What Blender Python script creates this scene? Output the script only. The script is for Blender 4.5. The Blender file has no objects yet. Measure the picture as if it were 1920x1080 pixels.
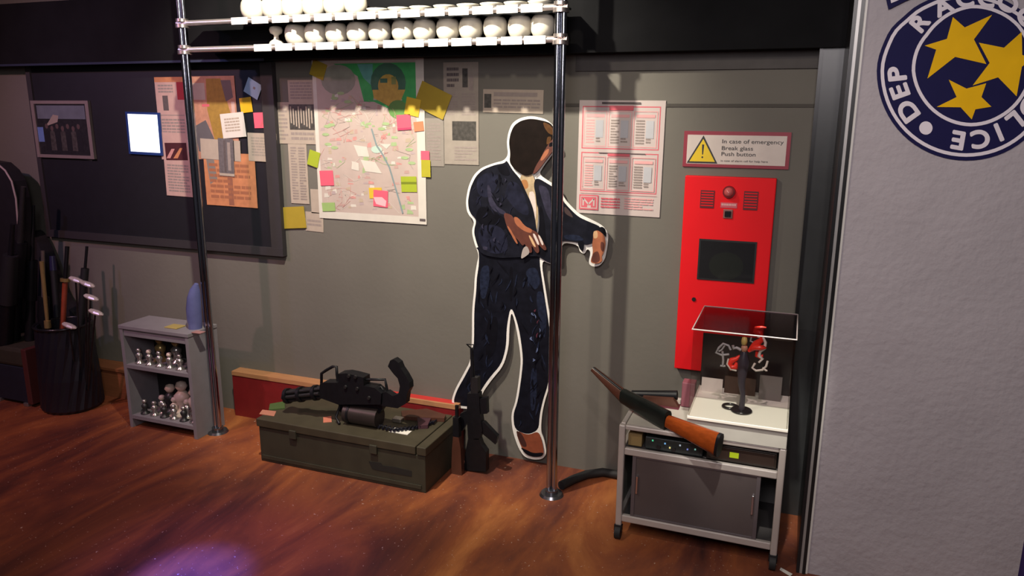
import bpy, bmesh, math, random
from mathutils import Vector as V, Matrix
sc = bpy.context.scene
# ------------------------------------------------------------------ camera
CX, CY, H = 960.0, 540.0, 1.75
v1 = V((920.0 - CX, 6667.0 - CY)); v2 = V((-2900.0 - CX, 186.0 - CY))
F = math.sqrt(-v1.dot(v2))
down = V((v1.x, v1.y, F)).normalized(); left = V((v2.x, v2.y, F)).normalized()
Zc = -down; Xc = -left; Yc = Zc.cross(Xc)
R = Matrix((Xc, Yc, Zc))                      # camera (right, down, forward) -> world
cam = bpy.data.cameras.new('camera'); co = bpy.data.objects.new('camera', cam)
sc.collection.objects.link(co); sc.camera = co
cam.sensor_width = 36; cam.lens = 36 * F / 1920; cam.clip_start = 0.05
r_, d_, f_ = (R @ V((1, 0, 0))), (R @ V((0, 1, 0))), (R @ V((0, 0, 1)))
co.matrix_world = Matrix.Translation((0, 0, H)) @ Matrix((r_, -d_, -f_)).transposed().to_4x4()
def ray(x, y): return R @ V((x - CX, y - CY, F))
def onz(x, y, z=0.0):
    r = ray(x, y); return V((0, 0, H)) + r * ((z - H) / r.z)
def ony(x, y, yy):
    r = ray(x, y); return V((0, 0, H)) + r * (yy / r.y)
WY, SY = 3.41, 2.88                            # back wall plane, sign wall plane
# ------------------------------------------------------------------ world and exposure
w = bpy.data.worlds.new('world'); sc.world = w; w.use_nodes = True
w.node_tree.nodes['Background'].inputs[0].default_value = (0.62, 0.58, 0.66, 1)
w.node_tree.nodes['Background'].inputs[1].default_value = 0.055
sc.view_settings.view_transform = 'Standard'; sc.view_settings.look = 'None'
sc.view_settings.gamma = 1; sc.view_settings.use_curve_mapping = False
sc.view_settings.exposure = 0.0
def lamp(name, kind, loc, target, power, color, size=0.1, cone=60, blend=0.5):
    l = bpy.data.lights.new(name, kind); o = bpy.data.objects.new(name, l)
    sc.collection.objects.link(o); o.location = loc
    o.rotation_euler = (V(target) - V(loc)).to_track_quat('-Z', 'Y').to_euler()
    l.energy = power; l.color = color
    if kind == 'AREA': l.size = size
    else: l.shadow_soft_size = size
    if kind == 'SPOT': l.spot_size = math.radians(cone); l.spot_blend = blend
    return o
lamp('ceiling_spot_key', 'SPOT', (-1.75, 1.0, 2.8), (-0.45, 3.2, 0.70), 84, (1.0, 0.87, 0.70), 0.06, 72, 0.7)
lamp('ceiling_spot_right', 'SPOT', (0.2, 0.5, 2.75), (0.05, 3.0, 0.75), 52, (1.0, 0.90, 0.84), 0.04, 70, 0.8)
lamp('ceiling_spot_left', 'SPOT', (-3.9, 1.1, 2.8), (-3.7, 3.3, 0.8), 125, (1.0, 0.52, 0.56), 0.05, 95, 0.9)
lamp('camera_side_fill', 'AREA', (-0.3, -0.1, 2.5), (-0.8, 3.0, 1.2), 34, (0.95, 0.87, 0.90), 0.9)  # added soft frontal fill from the camera side, not a fitting of the room
lamp('shelf_spot', 'SPOT', (-1.75, 2.05, 2.95), (-1.85, 3.11, 2.13), 320, (1.0, 0.92, 0.76), 0.03, 92, 0.5)
lamp('display_spot', 'SPOT', (-0.12, 1.7, 2.75), (-0.15, 3.0, 0.66), 290, (1.0, 0.95, 0.84), 0.03, 17, 0.6)
lamp('purple_floor_spot', 'SPOT', (-1.9, 1.7, 2.6), (-2.06, 1.98, 0.0), 1700, (0.07, 0.10, 1.0), 0.03, 12, 1.0)
lamp('violet_floor_wash', 'SPOT', (-1.9, 1.6, 2.6), (-1.95, 2.05, 0.0), 150, (0.55, 0.25, 1.0), 0.05, 34, 1.0)
lamp('blue_side_spot', 'SPOT', (-4.3, 1.6, 2.7), (-3.5, 3.2, 1.4), 34, (0.42, 0.40, 1.0), 0.05, 80, 0.9)
# ------------------------------------------------------------------ helpers
rnd = random.Random(7)
MC = {}
def M(name, rgb, rough=0.6, metal=0.0, noise=0.12, ns=18.0, bump=0.0, emit=None, stretch=None, spec=0.5):
    if name in MC: return MC[name]
    m = bpy.data.materials.new(name); m.use_nodes = True; nt = m.node_tree
    b = nt.nodes['Principled BSDF']
    b.inputs['Roughness'].default_value = rough; b.inputs['Metallic'].default_value = metal
    b.inputs['Specular IOR Level'].default_value = spec
    tc = nt.nodes.new('ShaderNodeTexCoord'); mp = nt.nodes.new('ShaderNodeMapping')
    nt.links.new(tc.outputs['Object'], mp.inputs[0])
    if stretch: mp.inputs['Scale'].default_value = stretch
    n = nt.nodes.new('ShaderNodeTexNoise'); n.inputs['Scale'].default_value = ns; n.inputs['Detail'].default_value = 5
    nt.links.new(mp.outputs[0], n.inputs['Vector'])
    mx = nt.nodes.new('ShaderNodeMix'); mx.data_type = 'RGBA'
    mx.inputs['A'].default_value = tuple(max(0, c * (1 - noise)) for c in rgb) + (1,)
    mx.inputs['B'].default_value = tuple(min(1, c * (1 + noise)) for c in rgb) + (1,)
    nt.links.new(n.outputs['Fac'], mx.inputs['Factor'])
    nt.links.new(mx.outputs['Result'], b.inputs['Base Color'])
    if bump:
        bn = nt.nodes.new('ShaderNodeBump'); bn.inputs['Strength'].default_value = bump; bn.inputs['Distance'].default_value = 0.01
        nt.links.new(n.outputs['Fac'], bn.inputs['Height']); nt.links.new(bn.outputs[0], b.inputs['Normal'])
    if emit:
        b.inputs['Emission Color'].default_value = tuple(emit[:3]) + (1,); b.inputs['Emission Strength'].default_value = emit[3]
    MC[name] = m; return m
def glass(name, tint, alpha, rough=0.03):
    if name in MC: return MC[name]
    m = bpy.data.materials.new(name); m.use_nodes = True; nt = m.node_tree; nt.nodes.clear()
    out = nt.nodes.new('ShaderNodeOutputMaterial'); t = nt.nodes.new('ShaderNodeBsdfTransparent')
    t.inputs[0].default_value = tint + (1,)
    g = nt.nodes.new('ShaderNodeBsdfGlossy'); g.inputs['Roughness'].default_value = rough
    mx = nt.nodes.new('ShaderNodeMixShader'); mx.inputs[0].default_value = alpha
    nt.links.new(t.outputs[0], mx.inputs[1]); nt.links.new(g.outputs[0], mx.inputs[2]); nt.links.new(mx.outputs[0], out.inputs[0])
    MC[name] = m; return m
class MB:
    def __init__(s): s.v = []; s.f = []; s.m = []; s.sm = []
    def add(s, vs, fs, m=0, smooth=False):
        k = len(s.v); s.v += [V(p) for p in vs]
        for f in fs: s.f.append([i + k for i in f]); s.m.append(m); s.sm.append(smooth)
        return s
    def box(s, a, b, m=0, ch=0.0):
        x0, y0, z0 = (min(a[i], b[i]) for i in range(3)); x1, y1, z1 = (max(a[i], b[i]) for i in range(3))
        if ch <= 0:
            vs = [(x0,y0,z0),(x1,y0,z0),(x1,y1,z0),(x0,y1,z0),(x0,y0,z1),(x1,y0,z1),(x1,y1,z1),(x0,y1,z1)]
            return s.add(vs, [(0,3,2,1),(4,5,6,7),(0,1,5,4),(1,2,6,5),(2,3,7,6),(3,0,4,7)], m)
        bm = bmesh.new(); bmesh.ops.create_cube(bm, size=1)
        bmesh.ops.scale(bm, vec=(x1-x0, y1-y0, z1-z0), verts=bm.verts)
        bmesh.ops.translate(bm, vec=((x0+x1)/2, (y0+y1)/2, (z0+z1)/2), verts=bm.verts)
        bmesh.ops.bevel(bm, geom=bm.edges[:] + bm.verts[:], offset=ch, segments=2, profile=0.5, affect='EDGES')
        bm.verts.index_update()
        s.add([v.co.copy() for v in bm.verts], [[v.index for v in f.verts] for f in bm.faces], m); bm.free(); return s
    def cyl(s, p, q, r0, r1=None, m=0, n=16, caps=True):
        p, q = V(p), V(q); r1 = r0 if r1 is None else r1; d = (q - p).normalized()
        a = d.orthogonal().normalized(); b = d.cross(a)
        vs = [p + (a*math.cos(t) + b*math.sin(t))*r0 for t in (2*math.pi*i/n for i in range(n))]
        vs += [q + (a*math.cos(t) + b*math.sin(t))*r1 for t in (2*math.pi*i/n for i in range(n))]
        s.add(vs, [(i, (i+1) % n, n+(i+1) % n, n+i) for i in range(n)], m, True)
        if caps: s.add(vs, [tuple(range(n-1, -1, -1)), tuple(range(n, 2*n))], m)
        return s
    def tube(s, pts, r, m=0, n=10, closed=False):
        pts = [V(p) for p in pts]; N = len(pts); rs = r if isinstance(r, (list, tuple)) else [r]*N
        rings = []; a = None
        for i, p in enumerate(pts):
            if closed: t = pts[(i+1) % N] - pts[i-1]
            else: t = pts[min(i+1, N-1)] - pts[max(i-1, 0)]
            t.normalize(); a = t.orthogonal().normalized() if a is None else (a - t*a.dot(t)).normalized()
            b = t.cross(a); rings.append([p + (a*math.cos(q) + b*math.sin(q))*rs[i] for q in (2*math.pi*j/n for j in range(n))])
        vs = [v for g in rings for v in g]; fs = []
        for i in range(N if closed else N-1):
            k = ((i+1) % N)*n
            for j in range(n): fs.append((i*n+j, i*n+(j+1) % n, k+(j+1) % n, k+j))
        s.add(vs, fs, m, True)
        if not closed: s.add(vs, [tuple(range(n-1, -1, -1)), tuple((N-1)*n+j for j in range(n))], m)
        return s
    def lathe(s, prof, c=(0,0,0), m=0, n=20):
        c = V(c); vs = []; fs = []
        for (r, z) in prof:
            for j in range(n):
                t = 2*math.pi*j/n; vs.append(c + V((r*math.cos(t), r*math.sin(t), z)))
        for i in range(len(prof)-1):
            for j in range(n): fs.append((i*n+j, i*n+(j+1) % n, (i+1)*n+(j+1) % n, (i+1)*n+j))
        return s.add(vs, fs, m, True)
    def prism(s, poly, d, m=0, ch=0.0):          # poly: 3D points in a plane, extruded by vector d
        n = len(poly); poly = [V(p) for p in poly]; d = V(d)
        nrm = V((0, 0, 0))
        for i in range(n): nrm += poly[i].cross(poly[(i+1) % n])
        if nrm.dot(d) > 0: poly = poly[::-1]
        vs = poly + [p + d for p in poly]
        fs = [tuple(range(n)), tuple(range(2*n-1, n-1, -1))] + [((i+1) % n, i, n+i, n+(i+1) % n) for i in range(n)]
        return s.add(vs, fs, m)
    def face(s, poly, m=0): return s.add(poly, [tuple(range(len(poly)))], m)
    def build(s, name, mats, parent=None, origin=None, weld=False, subsurf=0):
        if not isinstance(mats, (list, tuple)): mats = [mats]
        base = V((0, 0, 0))
        if parent is not None:
            base = V(parent['_w']) if '_w' in parent else V((0, 0, 0))
            org = base
        else:
            org = V(origin) if origin is not None else sum(s.v, V((0, 0, 0))) / len(s.v)
        me = bpy.data.meshes.new(name); me.from_pydata([v - org for v in s.v], [], s.f)
        for q in mats: me.materials.append(q)
        me.polygons.foreach_set('material_index', s.m); me.polygons.foreach_set('use_smooth', s.sm); me.update()
        o = bpy.data.objects.new(name, me); sc.collection.objects.link(o)
        if parent is not None: o.parent = parent
        else: o.location = org
        o['_w'] = tuple(org)
        if subsurf: mod = o.modifiers.new('sub', 'SUBSURF'); mod.levels = mod.render_levels = subsurf
        return o
LABELS = {}
def tag(o, label, cat, group=None):
    o['label'] = label; o['category'] = cat
    if group: o['group'] = group
    return o
def thing(name, loc, label, cat, group=None):
    o = bpy.data.objects.new(name, None); sc.collection.objects.link(o); o.location = loc; o.empty_display_size = 0.05
    o['_w'] = tuple(loc); return tag(o, label, cat, group)
def struct(o): o['kind'] = 'structure'; return o
# ------------------------------------------------------------------ materials
chrome = M('chrome', (0.72, 0.72, 0.75), 0.16, 1.0, 0.03)
steel = M('brushed_steel', (0.42, 0.41, 0.41), 0.35, 0.85, 0.08)
gun_black = M('gun_black', (0.007, 0.007, 0.009), 0.42, 0.1, 0.4, 40, spec=0.3)
gun_grey = M('gun_grey', (0.035, 0.033, 0.035), 0.4, 0.6, 0.3, 40)
black_m = M('black_matt', (0.008, 0.008, 0.010), 0.6, 0, 0.2)
black_g = M('black_gloss', (0.010, 0.010, 0.012), 0.25, 0, 0.2)
rubber = M('rubber', (0.012, 0.012, 0.013), 0.7, 0, 0.2)
white = M('white_lacquer', (0.78, 0.75, 0.68), 0.4, 0, 0.03)
offwhite = M('paper_white', (0.66, 0.60, 0.55), 0.8, 0, 0.05, 30)
pinkpaper = M('newsprint_pink', (0.50, 0.33, 0.29), 0.85, 0, 0.15, 25)
newsprint = M('newsprint_grey', (0.30, 0.26, 0.22), 0.85, 0, 0.15, 30)
beigepaper = M('newsprint_beige', (0.40, 0.33, 0.27), 0.85, 0, 0.12, 30)
ink = M('ink', (0.10, 0.08, 0.08), 0.8, 0, 0.3, 60)
inklite = M('ink_faded', (0.28, 0.23, 0.21), 0.8, 0, 0.2, 60)
photo_d = M('photo_dark', (0.06, 0.055, 0.05), 0.4, 0, 0.9, 60)
red_ink = M('red_ink', (0.55, 0.10, 0.13), 0.7, 0, 0.1)
pink_ink = M('pale_red_ink', (0.66, 0.33, 0.33), 0.7, 0, 0.1)
yellow_n = M('note_yellow', (0.62, 0.42, 0.03), 0.75, 0, 0.08)
mustard = M('card_mustard', (0.36, 0.26, 0.02), 0.75, 0, 0.12)
pink_n = M('note_pink', (0.72, 0.10, 0.16), 0.75, 0, 0.08)
palepink_n = M('note_pale_pink', (0.75, 0.42, 0.46), 0.75, 0, 0.08)
green_n = M('note_green', (0.33, 0.40, 0.02), 0.75, 0, 0.08)
blue_n = M('note_blue', (0.38, 0.52, 0.66), 0.75, 0, 0.08)
orange_p = M('map_orange', (0.50, 0.20, 0.09), 0.8, 0, 0.4, 22)
wood_red = M('walnut_stock', (0.24, 0.045, 0.008), 0.16, 0, 0.45, 9, stretch=(1, 8, 8))
wood_dark = M('walnut_dark', (0.075, 0.028, 0.018), 0.35, 0, 0.4, 12)
wood_pine = M('pine_board', (0.42, 0.20, 0.09), 0.55, 0, 0.3, 9, stretch=(1, 10, 10))
wood_brown = M('brown_board', (0.24, 0.085, 0.035), 0.6, 0, 0.3, 9, stretch=(1, 10, 10))
red_box = M('red_box_paint', (0.19, 0.012, 0.014), 0.5, 0, 0.2)
red_inset = M('red_inset_paint', (0.52, 0.035, 0.03), 0.5, 0, 0.15)
# ------------------------------------------------------------------ setting
def floor_mat():
    m = bpy.data.materials.new('stained_floor'); m.use_nodes = True; nt = m.node_tree; b = nt.nodes['Principled BSDF']
    tc = nt.nodes.new('ShaderNodeTexCoord'); mp = nt.nodes.new('ShaderNodeMapping')
    mp.inputs['Rotation'].default_value = (0, 0, math.radians(-38)); mp.inputs['Scale'].default_value = (1, 0.32, 1)
    nt.links.new(tc.outputs['Object'], mp.inputs[0])
    n1 = nt.nodes.new('ShaderNodeTexNoise'); n1.inputs['Scale'].default_value = 2.6; n1.inputs['Detail'].default_value = 7; n1.inputs['Roughness'].default_value = 0.62; n1.inputs['Distortion'].default_value = 0.6
    nt.links.new(mp.outputs[0], n1.inputs['Vector'])
    cr = nt.nodes.new('ShaderNodeValToRGB'); e = cr.color_ramp.elements
    e[0].position = 0.30; e[0].color = (0.030, 0.014, 0.017, 1)
    e[1].position = 0.72; e[1].color = (0.50, 0.185, 0.055, 1)
    x = e.new(0.45); x.color = (0.145, 0.042, 0.025, 1); x = e.new(0.58); x.color = (0.285, 0.085, 0.031, 1)
    nt.links.new(n1.outputs['Fac'], cr.inputs[0])
    n2 = nt.nodes.new('ShaderNodeTexNoise'); n2.inputs['Scale'].default_value = 90; n2.inputs['Detail'].default_value = 2
    nt.links.new(tc.outputs['Object'], n2.inputs['Vector'])
    c2 = nt.nodes.new('ShaderNodeValToRGB'); c2.color_ramp.elements[0].position = 0.71; c2.color_ramp.elements[1].position = 0.76
    nt.links.new(n2.outputs['Fac'], c2.inputs[0])
    mx = nt.nodes.new('ShaderNodeMix'); mx.data_type = 'RGBA'; mx.inputs['B'].default_value = (0.55, 0.42, 0.34, 1)
    nt.links.new(c2.outputs[0], mx.inputs['Factor']); nt.links.new(cr.outputs[0], mx.inputs['A'])
    nt.links.new(mx.outputs['Result'], b.inputs['Base Color'])
    mr = nt.nodes.new('ShaderNodeMapRange'); mr.inputs['To Min'].default_value = 0.38; mr.inputs['To Max'].default_value = 0.62
    nt.links.new(n1.outputs['Fac'], mr.inputs[0]); nt.links.new(mr.outputs[0], b.inputs['Roughness']); b.inputs['Specular IOR Level'].default_value = 0.3
    return m
def wall_mat(name, col, bs=0.35, lumps=0.0):
    m = bpy.data.materials.new(name); m.use_nodes = True; nt = m.node_tree; b = nt.nodes['Principled BSDF']
    tc = nt.nodes.new('ShaderNodeTexCoord'); n = nt.nodes.new('ShaderNodeTexNoise'); n.inputs['Scale'].default_value = 38; n.inputs['Detail'].default_value = 6
    n3 = nt.nodes.new('ShaderNodeTexNoise'); n3.inputs['Scale'].default_value = 3.0; n3.inputs['Detail'].default_value = 3
    nt.links.new(tc.outputs['Object'], n.inputs['Vector']); nt.links.new(tc.outputs['Object'], n3.inputs['Vector'])
    mx = nt.nodes.new('ShaderNodeMix'); mx.data_type = 'RGBA'
    mx.inputs['A'].default_value = tuple(c*0.88 for c in col) + (1,); mx.inputs['B'].default_value = tuple(c*1.1 for c in col) + (1,)
    nt.links.new(n3.outputs['Fac'], mx.inputs['Factor']); nt.links.new(mx.outputs['Result'], b.inputs['Base Color'])
    ad = nt.nodes.new('ShaderNodeMath'); ad.operation = 'MULTIPLY_ADD'; ad.inputs[1].default_value = lumps
    nt.links.new(n3.outputs['Fac'], ad.inputs[0]); nt.links.new(n.outputs['Fac'], ad.inputs[2])
    bn = nt.nodes.new('ShaderNodeBump'); bn.inputs['Strength'].default_value = bs; bn.inputs['Distance'].default_value = 0.006
    nt.links.new(ad.outputs[0], bn.inputs['Height']); nt.links.new(bn.outputs[0], b.inputs['Normal'])
    b.inputs['Roughness'].default_value = 0.8; b.inputs['Specular IOR Level'].default_value = 0.25
    return m
wm = wall_mat('grey_wall_paint', (0.146, 0.136, 0.118), 0.15); wm2 = wall_mat('rough_plaster', (0.405, 0.37, 0.395), 0.8, 3.5)
struct(MB().box((-6.5, -1.5, -0.1), (3.2, 4.2, 0)).build('floor', floor_mat()))
struct(MB().box((-6.5, WY, 0), (3.2, WY + 0.1, 3.1)).build('wall_back', wm))
struct(MB().box((-6.6, -1.5, 0), (-6.5, 3.41, 3.1)).build('wall_left', wm))
struct(MB().box((-6.5, -1.5, 3.1), (3.2, 4.2, 3.2)).build('ceiling', M('ceiling_paint', (0.10, 0.10, 0.11), 0.8)))
SX0, SX1 = 0.148, 0.845
struct(MB().box((SX0, SY, 0), (SX1, WY, 3.1)).build('wall_right', wm2))
struct(MB().box((SX1, SY + 0.25, 0), (3.2, WY, 3.1)).build('wall_far_right', M('violet_wall', (0.09, 0.05, 0.24), 0.7)))
# black return frame at the left edge of the sign wall
blk = M('black_frame_paint', (0.010, 0.010, 0.011), 0.3, 0, 0.2)
struct(MB().box((0.118, SY + 0.012, 0), (SX0, WY, 3.1)).build('trim_1', blk))
struct(MB().box((0.042, 3.33, 0), (0.118, WY, 3.1)).build('trim_2', M('smoked_panel', (0.035, 0.037, 0.038), 0.3, 0, 0.2)))
struct(MB().box((0.028, 3.325, 0), (0.042, WY, 3.1)).build('trim_10', blk))
struct(MB().box((0.116, SY - 0.012, 0), (0.128, SY + 0.012, 3.1)).build('trim_3', blk))
struct(MB().box((0.128, SY - 0.010, 0), (0.138, SY + 0.012, 3.1)).build('trim_4', M('aluminium_strip', (0.38, 0.37, 0.36), 0.4, 0.5)))
struct(MB().box((0.138, SY - 0.014, 0), (0.150, SY + 0.012, 3.1)).build('trim_5', blk))
struct(MB().box((0.150, SY - 0.006, 0), (0.158, SY, 3.1)).build('trim_6', white))
# black bulkhead over the back wall
bzb = ony(900, 103, 3.3).z
struct(MB().box((-6.5, 3.30, bzb), (0.118, WY, 2.345)).build('trim_7', M('bulkhead_black', (0.009, 0.009, 0.010), 0.9, 0, 0.35, 6, spec=0.08)))
struct(MB().box((-6.5, 3.295, bzb - 0.006), (-2.6, 3.30, bzb + 0.006)).build('trim_8', M('bulkhead_lip', (0.05, 0.06, 0.10), 0.3, 0.4)))
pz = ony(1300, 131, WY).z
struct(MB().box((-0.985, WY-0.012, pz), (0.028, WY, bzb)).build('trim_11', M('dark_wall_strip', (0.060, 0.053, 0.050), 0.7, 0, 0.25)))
# shelf shadow line on the right of the wall, coloured into a thin strip
s0 = ony(1240, 197, WY); s1 = ony(1530, 200, WY)
struct(MB().box((-1.05, WY - 0.004, s0.z - 0.008), (0.118, WY, s0.z + 0.006)).build('shadow_strip', wall_mat('grey_shadow_line', (0.075, 0.068, 0.06))))
# ------------------------------------------------------------------ papers on the wall
class Sheet:
    """flat sheet on the plane y; patches in sheet units u (right) v (down), 0..1"""
    def __init__(s, rect, y, th=0.0015, rot=0.0, front=None):
        x0, y0, x1, y1 = rect; xm, ym = (x0+x1)/2, (y0+y1)/2; s.y = y; s.th = th
        s.c = ony(xm, ym, y); s.w = (ony(x1, ym, y) - ony(x0, ym, y)).length; s.h = (ony(xm, y1, y) - ony(xm, y0, y)).length
        s.a = math.radians(rot); s.b = MB(); s.mats = []; s.k = 1
    def P(s, u, v, off=0.0):
        x, z = (u-0.5)*s.w, (0.5-v)*s.h
        return V((s.c.x + x*math.cos(s.a) - z*math.sin(s.a), s.y - off, s.c.z + x*math.sin(s.a) + z*math.cos(s.a)))
    def mi(s, m):
        if m not in s.mats: s.mats.append(m)
        return s.mats.index(m)
    def base(s, m, poly=None):
        poly = poly or [(0,0),(1,0),(1,1),(0,1)]
        s.b.prism([s.P(u, v, 0) for u, v in poly], (0, s.th, 0), s.mi(m)); return s
    def patch(s, poly, m, k=None):
        if len(poly) == 4 and not isinstance(poly[0], (tuple, list)):
            u0, v0, u1, v1_ = poly; poly = [(u0,v0),(u1,v0),(u1,v1_),(u0,v1_)]
        s.k += 1; off = 0.0001 * (k if k else min(s.k, 12)) + 4e-6*s.k
        pts = [s.P(u, v, off) for u, v in poly]
        n = (pts[1]-pts[0]).cross(pts[2]-pts[1])
        s.b.face(pts, s.mi(m)); return s
    def line(s, pts, wd, m, k=None):
        s.k += 1; off = 0.0001 * (k if k else min(s.k, 12)) + 4e-6*s.k; P = [s.P(u, v, off) for u, v in pts]
        for i in range(len(P)-1):
            d = (P[i+1]-P[i]); 
            if d.length < 1e-5: continue
            n = V((-d.z, 0, d.x)).normalized()*wd/2; s.b.face([P[i]-n, P[i+1]-n, P[i+1]+n, P[i]+n], s.mi(m))
        return s
    def text(s, u0, v0, u1, v1_, n, m, seed=1, fill=0.55, gap=0.25):
        q = random.Random(seed); hh = (v1_-v0)/n
        for i in range(n):
            u = u0; end = u0 + (u1-u0)*(1.0 if q.random() < 0.8 else q.uniform(0.5, 0.9))
            while u < end - 1e-4:
                l = min((u1-u0)*q.uniform(0.08, gap), end-u); s.patch((u, v0+hh*i, u+l*0.88, v0+hh*(i+fill)), m, 4); u += l
        return s
    def done(s, name, label, cat, group=None, parent=None):
        o = s.b.build(name, s.mats, parent)
        if parent is None: tag(o, label, cat, group)
        return o
def blob(cx, cy, rx, ry, n=18, a0=0, a1=360):
    return [(cx + rx*math.cos(math.radians(a0+(a1-a0)*i/n)), cy + ry*math.sin(math.radians(a0+(a1-a0)*i/n))) for i in range(n)]
# city map with sticky notes
mp_y = WY - 0.006
S = Sheet((589, 108, 794, 418), mp_y)
map_base = M('map_paper', (0.47, 0.375, 0.335), 0.7, 0, 0.12, 14)
S.base(map_base)
gr = M('map_green', (0.05, 0.36, 0.10), 0.7, 0, 0.25, 30); grd = M('map_dark_green', (0.05, 0.14, 0.09), 0.7, 0, 0.3); teal = M('map_teal', (0.12, 0.36, 0.32), 0.7, 0, 0.3)
yl = M('map_ochre', (0.50, 0.33, 0.07), 0.7, 0, 0.4, 40); riv = M('map_river', (0.20, 0.26, 0.27), 0.7, 0, 0.2); whp = M('map_white', (0.60, 0.56, 0.50), 0.7, 0, 0.1)
pkb = M('map_pink_blocks', (0.55, 0.26, 0.24), 0.75, 0, 0.35, 50); mint = M('map_pale_green', (0.33, 0.44, 0.22), 0.7, 0, 0.3)
S.patch((0.0, 0.0, 1.0, 0.035), whp); S.patch((0, 0.0, 0.035, 1), whp); S.patch((0.0, 0.955, 1, 1), whp); S.patch((0.93, 0, 1, 1), whp)
S.patch([(0.20,0.045),(0.93,0.045),(0.93,0.30),(0.75,0.33),(0.56,0.27),(0.47,0.27),(0.42,0.12),(0.30,0.07)], gr)
S.patch(blob(0.24, 0.14, 0.16, 0.09), M('map_grey_arc', (0.27, 0.27, 0.22), 0.7, 0, 0.3), 6)
S.patch([(0.42,0.05),(0.56,0.05),(0.55,0.18),(0.47,0.13)], teal)
S.patch(blob(0.69, 0.16, 0.155, 0.115), grd, 8); S.patch(blob(0.69, 0.18, 0.09, 0.07), yl, 9); S.patch([(0.55,0.20),(0.84,0.20),(0.80,0.26),(0.70,0.30),(0.62,0.27),(0.56,0.25)], yl, 10)
S.patch((0.62, 0.135, 0.685, 0.16), grd, 11); S.patch((0.72, 0.125, 0.76, 0.17), M('map_olive', (0.22, 0.25, 0.08), 0.7, 0, 0.3), 11)
S.patch(blob(0.77, 0.315, 0.085, 0.055), M('map_mid_green', (0.12, 0.26, 0.07), 0.7, 0, 0.2), 11)
q = random.Random(3)
for i in range(190):
    u, v = q.uniform(0.05, 0.88), q.uniform(0.22, 0.93); a, b = q.uniform(0.015, 0.05), q.uniform(0.008, 0.025)
    S.patch([(u, v), (u+a, v+q.uniform(-.01, .01)), (u+a*1.1, v+b), (u-0.1*a, v+b*1.1)], q.choice([pkb, M('map_rose',(0.46,0.30,0.27),0.75), map_base, mint, whp, M('map_tan',(0.45,0.36,0.27),0.75), M('map_mauve',(0.42,0.33,0.33),0.75)]), 3)
for i in range(46):
    u, v = q.uniform(0.04, 0.8), q.uniform(0.22, 0.9); pts = [(u, v)]
    for j in range(4): u = min(0.92, max(0.04, u+q.uniform(-.10, .13))); v = min(0.94, max(0.2, v+q.uniform(-.05, .08))); pts.append((u, v))
    S.line(pts, 0.0016, q.choice([pkb, inklite, whp, pkb, mint]), 4)
for u, v in [(0.12,0.42),(0.16,0.41),(0.1,0.47),(0.2,0.25),(0.26,0.22),(0.32,0.27),(0.86,0.55),(0.82,0.6),(0.88,0.63),(0.12,0.53),(0.18,0.55),(0.62,0.43),(0.66,0.40)]:
    S.patch(blob(u, v, 0.035, 0.010, 8), mint, 5)
S.patch([(0.36,0.53),(0.48,0.54),(0.50,0.60),(0.40,0.60)], whp, 5); S.patch([(0.42,0.62),(0.55,0.63),(0.61,0.70),(0.46,0.69)], whp, 5); S.patch([(0.34,0.63),(0.40,0.64),(0.40,0.69),(0.33,0.68)], whp, 5); S.patch([(0.60,0.52),(0.70,0.52),(0.66,0.55)], whp, 5)
S.patch(blob(0.57, 0.555, 0.05, 0.022), M('map_pale_teal', (0.45, 0.58, 0.5), 0.7), 7)
S.line([(0.53,0.43),(0.57,0.53),(0.62,0.58),(0.68,0.66),(0.72,0.76),(0.76,0.86),(0.79,0.94)], 0.009, riv, 8)
S.patch((0.05, 0.93, 0.12, 0.945), red_ink, 12); S.patch((0.94, 0.965, 0.99, 0.98), ink, 12)
S.done('city_map', 'large city map with a green park area taped to the grey wall', 'map')
def note(name, rect, rot, m, label, cat, y=None, group=None, lines=0, patches=(), curl=0):
    s = Sheet(rect, WY - 0.010 if y is None else y, 0.0012, rot); s.base(m)
    for p, mm in patches: s.patch(p, mm)
    if lines: s.text(0.12, 0.15, 0.88, 0.9, lines, inklite, seed=int(rect[0]))
    return s.done(name, label, cat, group)
G = 'sticky notes around the city map'
note('sticky_note', (583, 115, 610, 146), -22, mustard, 'mustard sticky note on the upper left corner of the map', 'note', group=G)
note('sticky_note', (744, 215, 770, 244), 4, pink_n, 'bright pink sticky note below the green park on the map', 'note', group=G, patches=[((0,0.85,1,1), M('note_pink_dark',(0.45,0.05,0.12),0.8))])
note('sticky_note', (760, 184, 787, 217), -12, yellow_n, 'orange yellow sticky note above the bright pink note on the map edge', 'note', group=G)
note('sticky_note', (776, 228, 794, 246), 6, M('note_salmon',(0.62,0.2,0.1),0.8), 'small salmon paper flag at the right map edge', 'note', group=G)
note('sticky_note', (600, 320, 625, 348), 3, pink_n, 'pink sticky note at the lower left edge of the map', 'note', group=G)
note('sticky_note', (578, 283, 598, 312), -16, green_n, 'lime green sticky note hanging over the left edge of the map', 'note', group=G)
note('sticky_note', (752, 331, 781, 360), 2, green_n, 'lime green sticky note at the lower right of the map', 'note', group=G, patches=[((0,0.35,1,0.5), M('note_green_dark',(0.16,0.20,0.01),0.8))])
note('sticky_note', (692, 352, 716, 372), 3, yellow_n, 'yellow sticky note mostly behind the double pink note', 'note', y=WY-0.009, group=G)
note('sticky_note', (700, 357, 727, 388), -3, pink_n, 'double pink sticky note low in the middle of the map', 'note', group=G, patches=[([(0.0,0.45),(0.6,0.4),(0.9,0.6),(0.85,0.95),(0.2,0.85)], palepink_n)])
note('sticky_note', (789, 283, 805, 300), 0, pink_n, 'small pink flag beside the right edge of the map', 'note', group=G)
note('sticky_note', (790, 300, 807, 332), 0, M('note_lime_yellow',(0.40,0.36,0.02),0.8), 'yellow green flag under the small pink flag', 'note', group=G)
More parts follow.
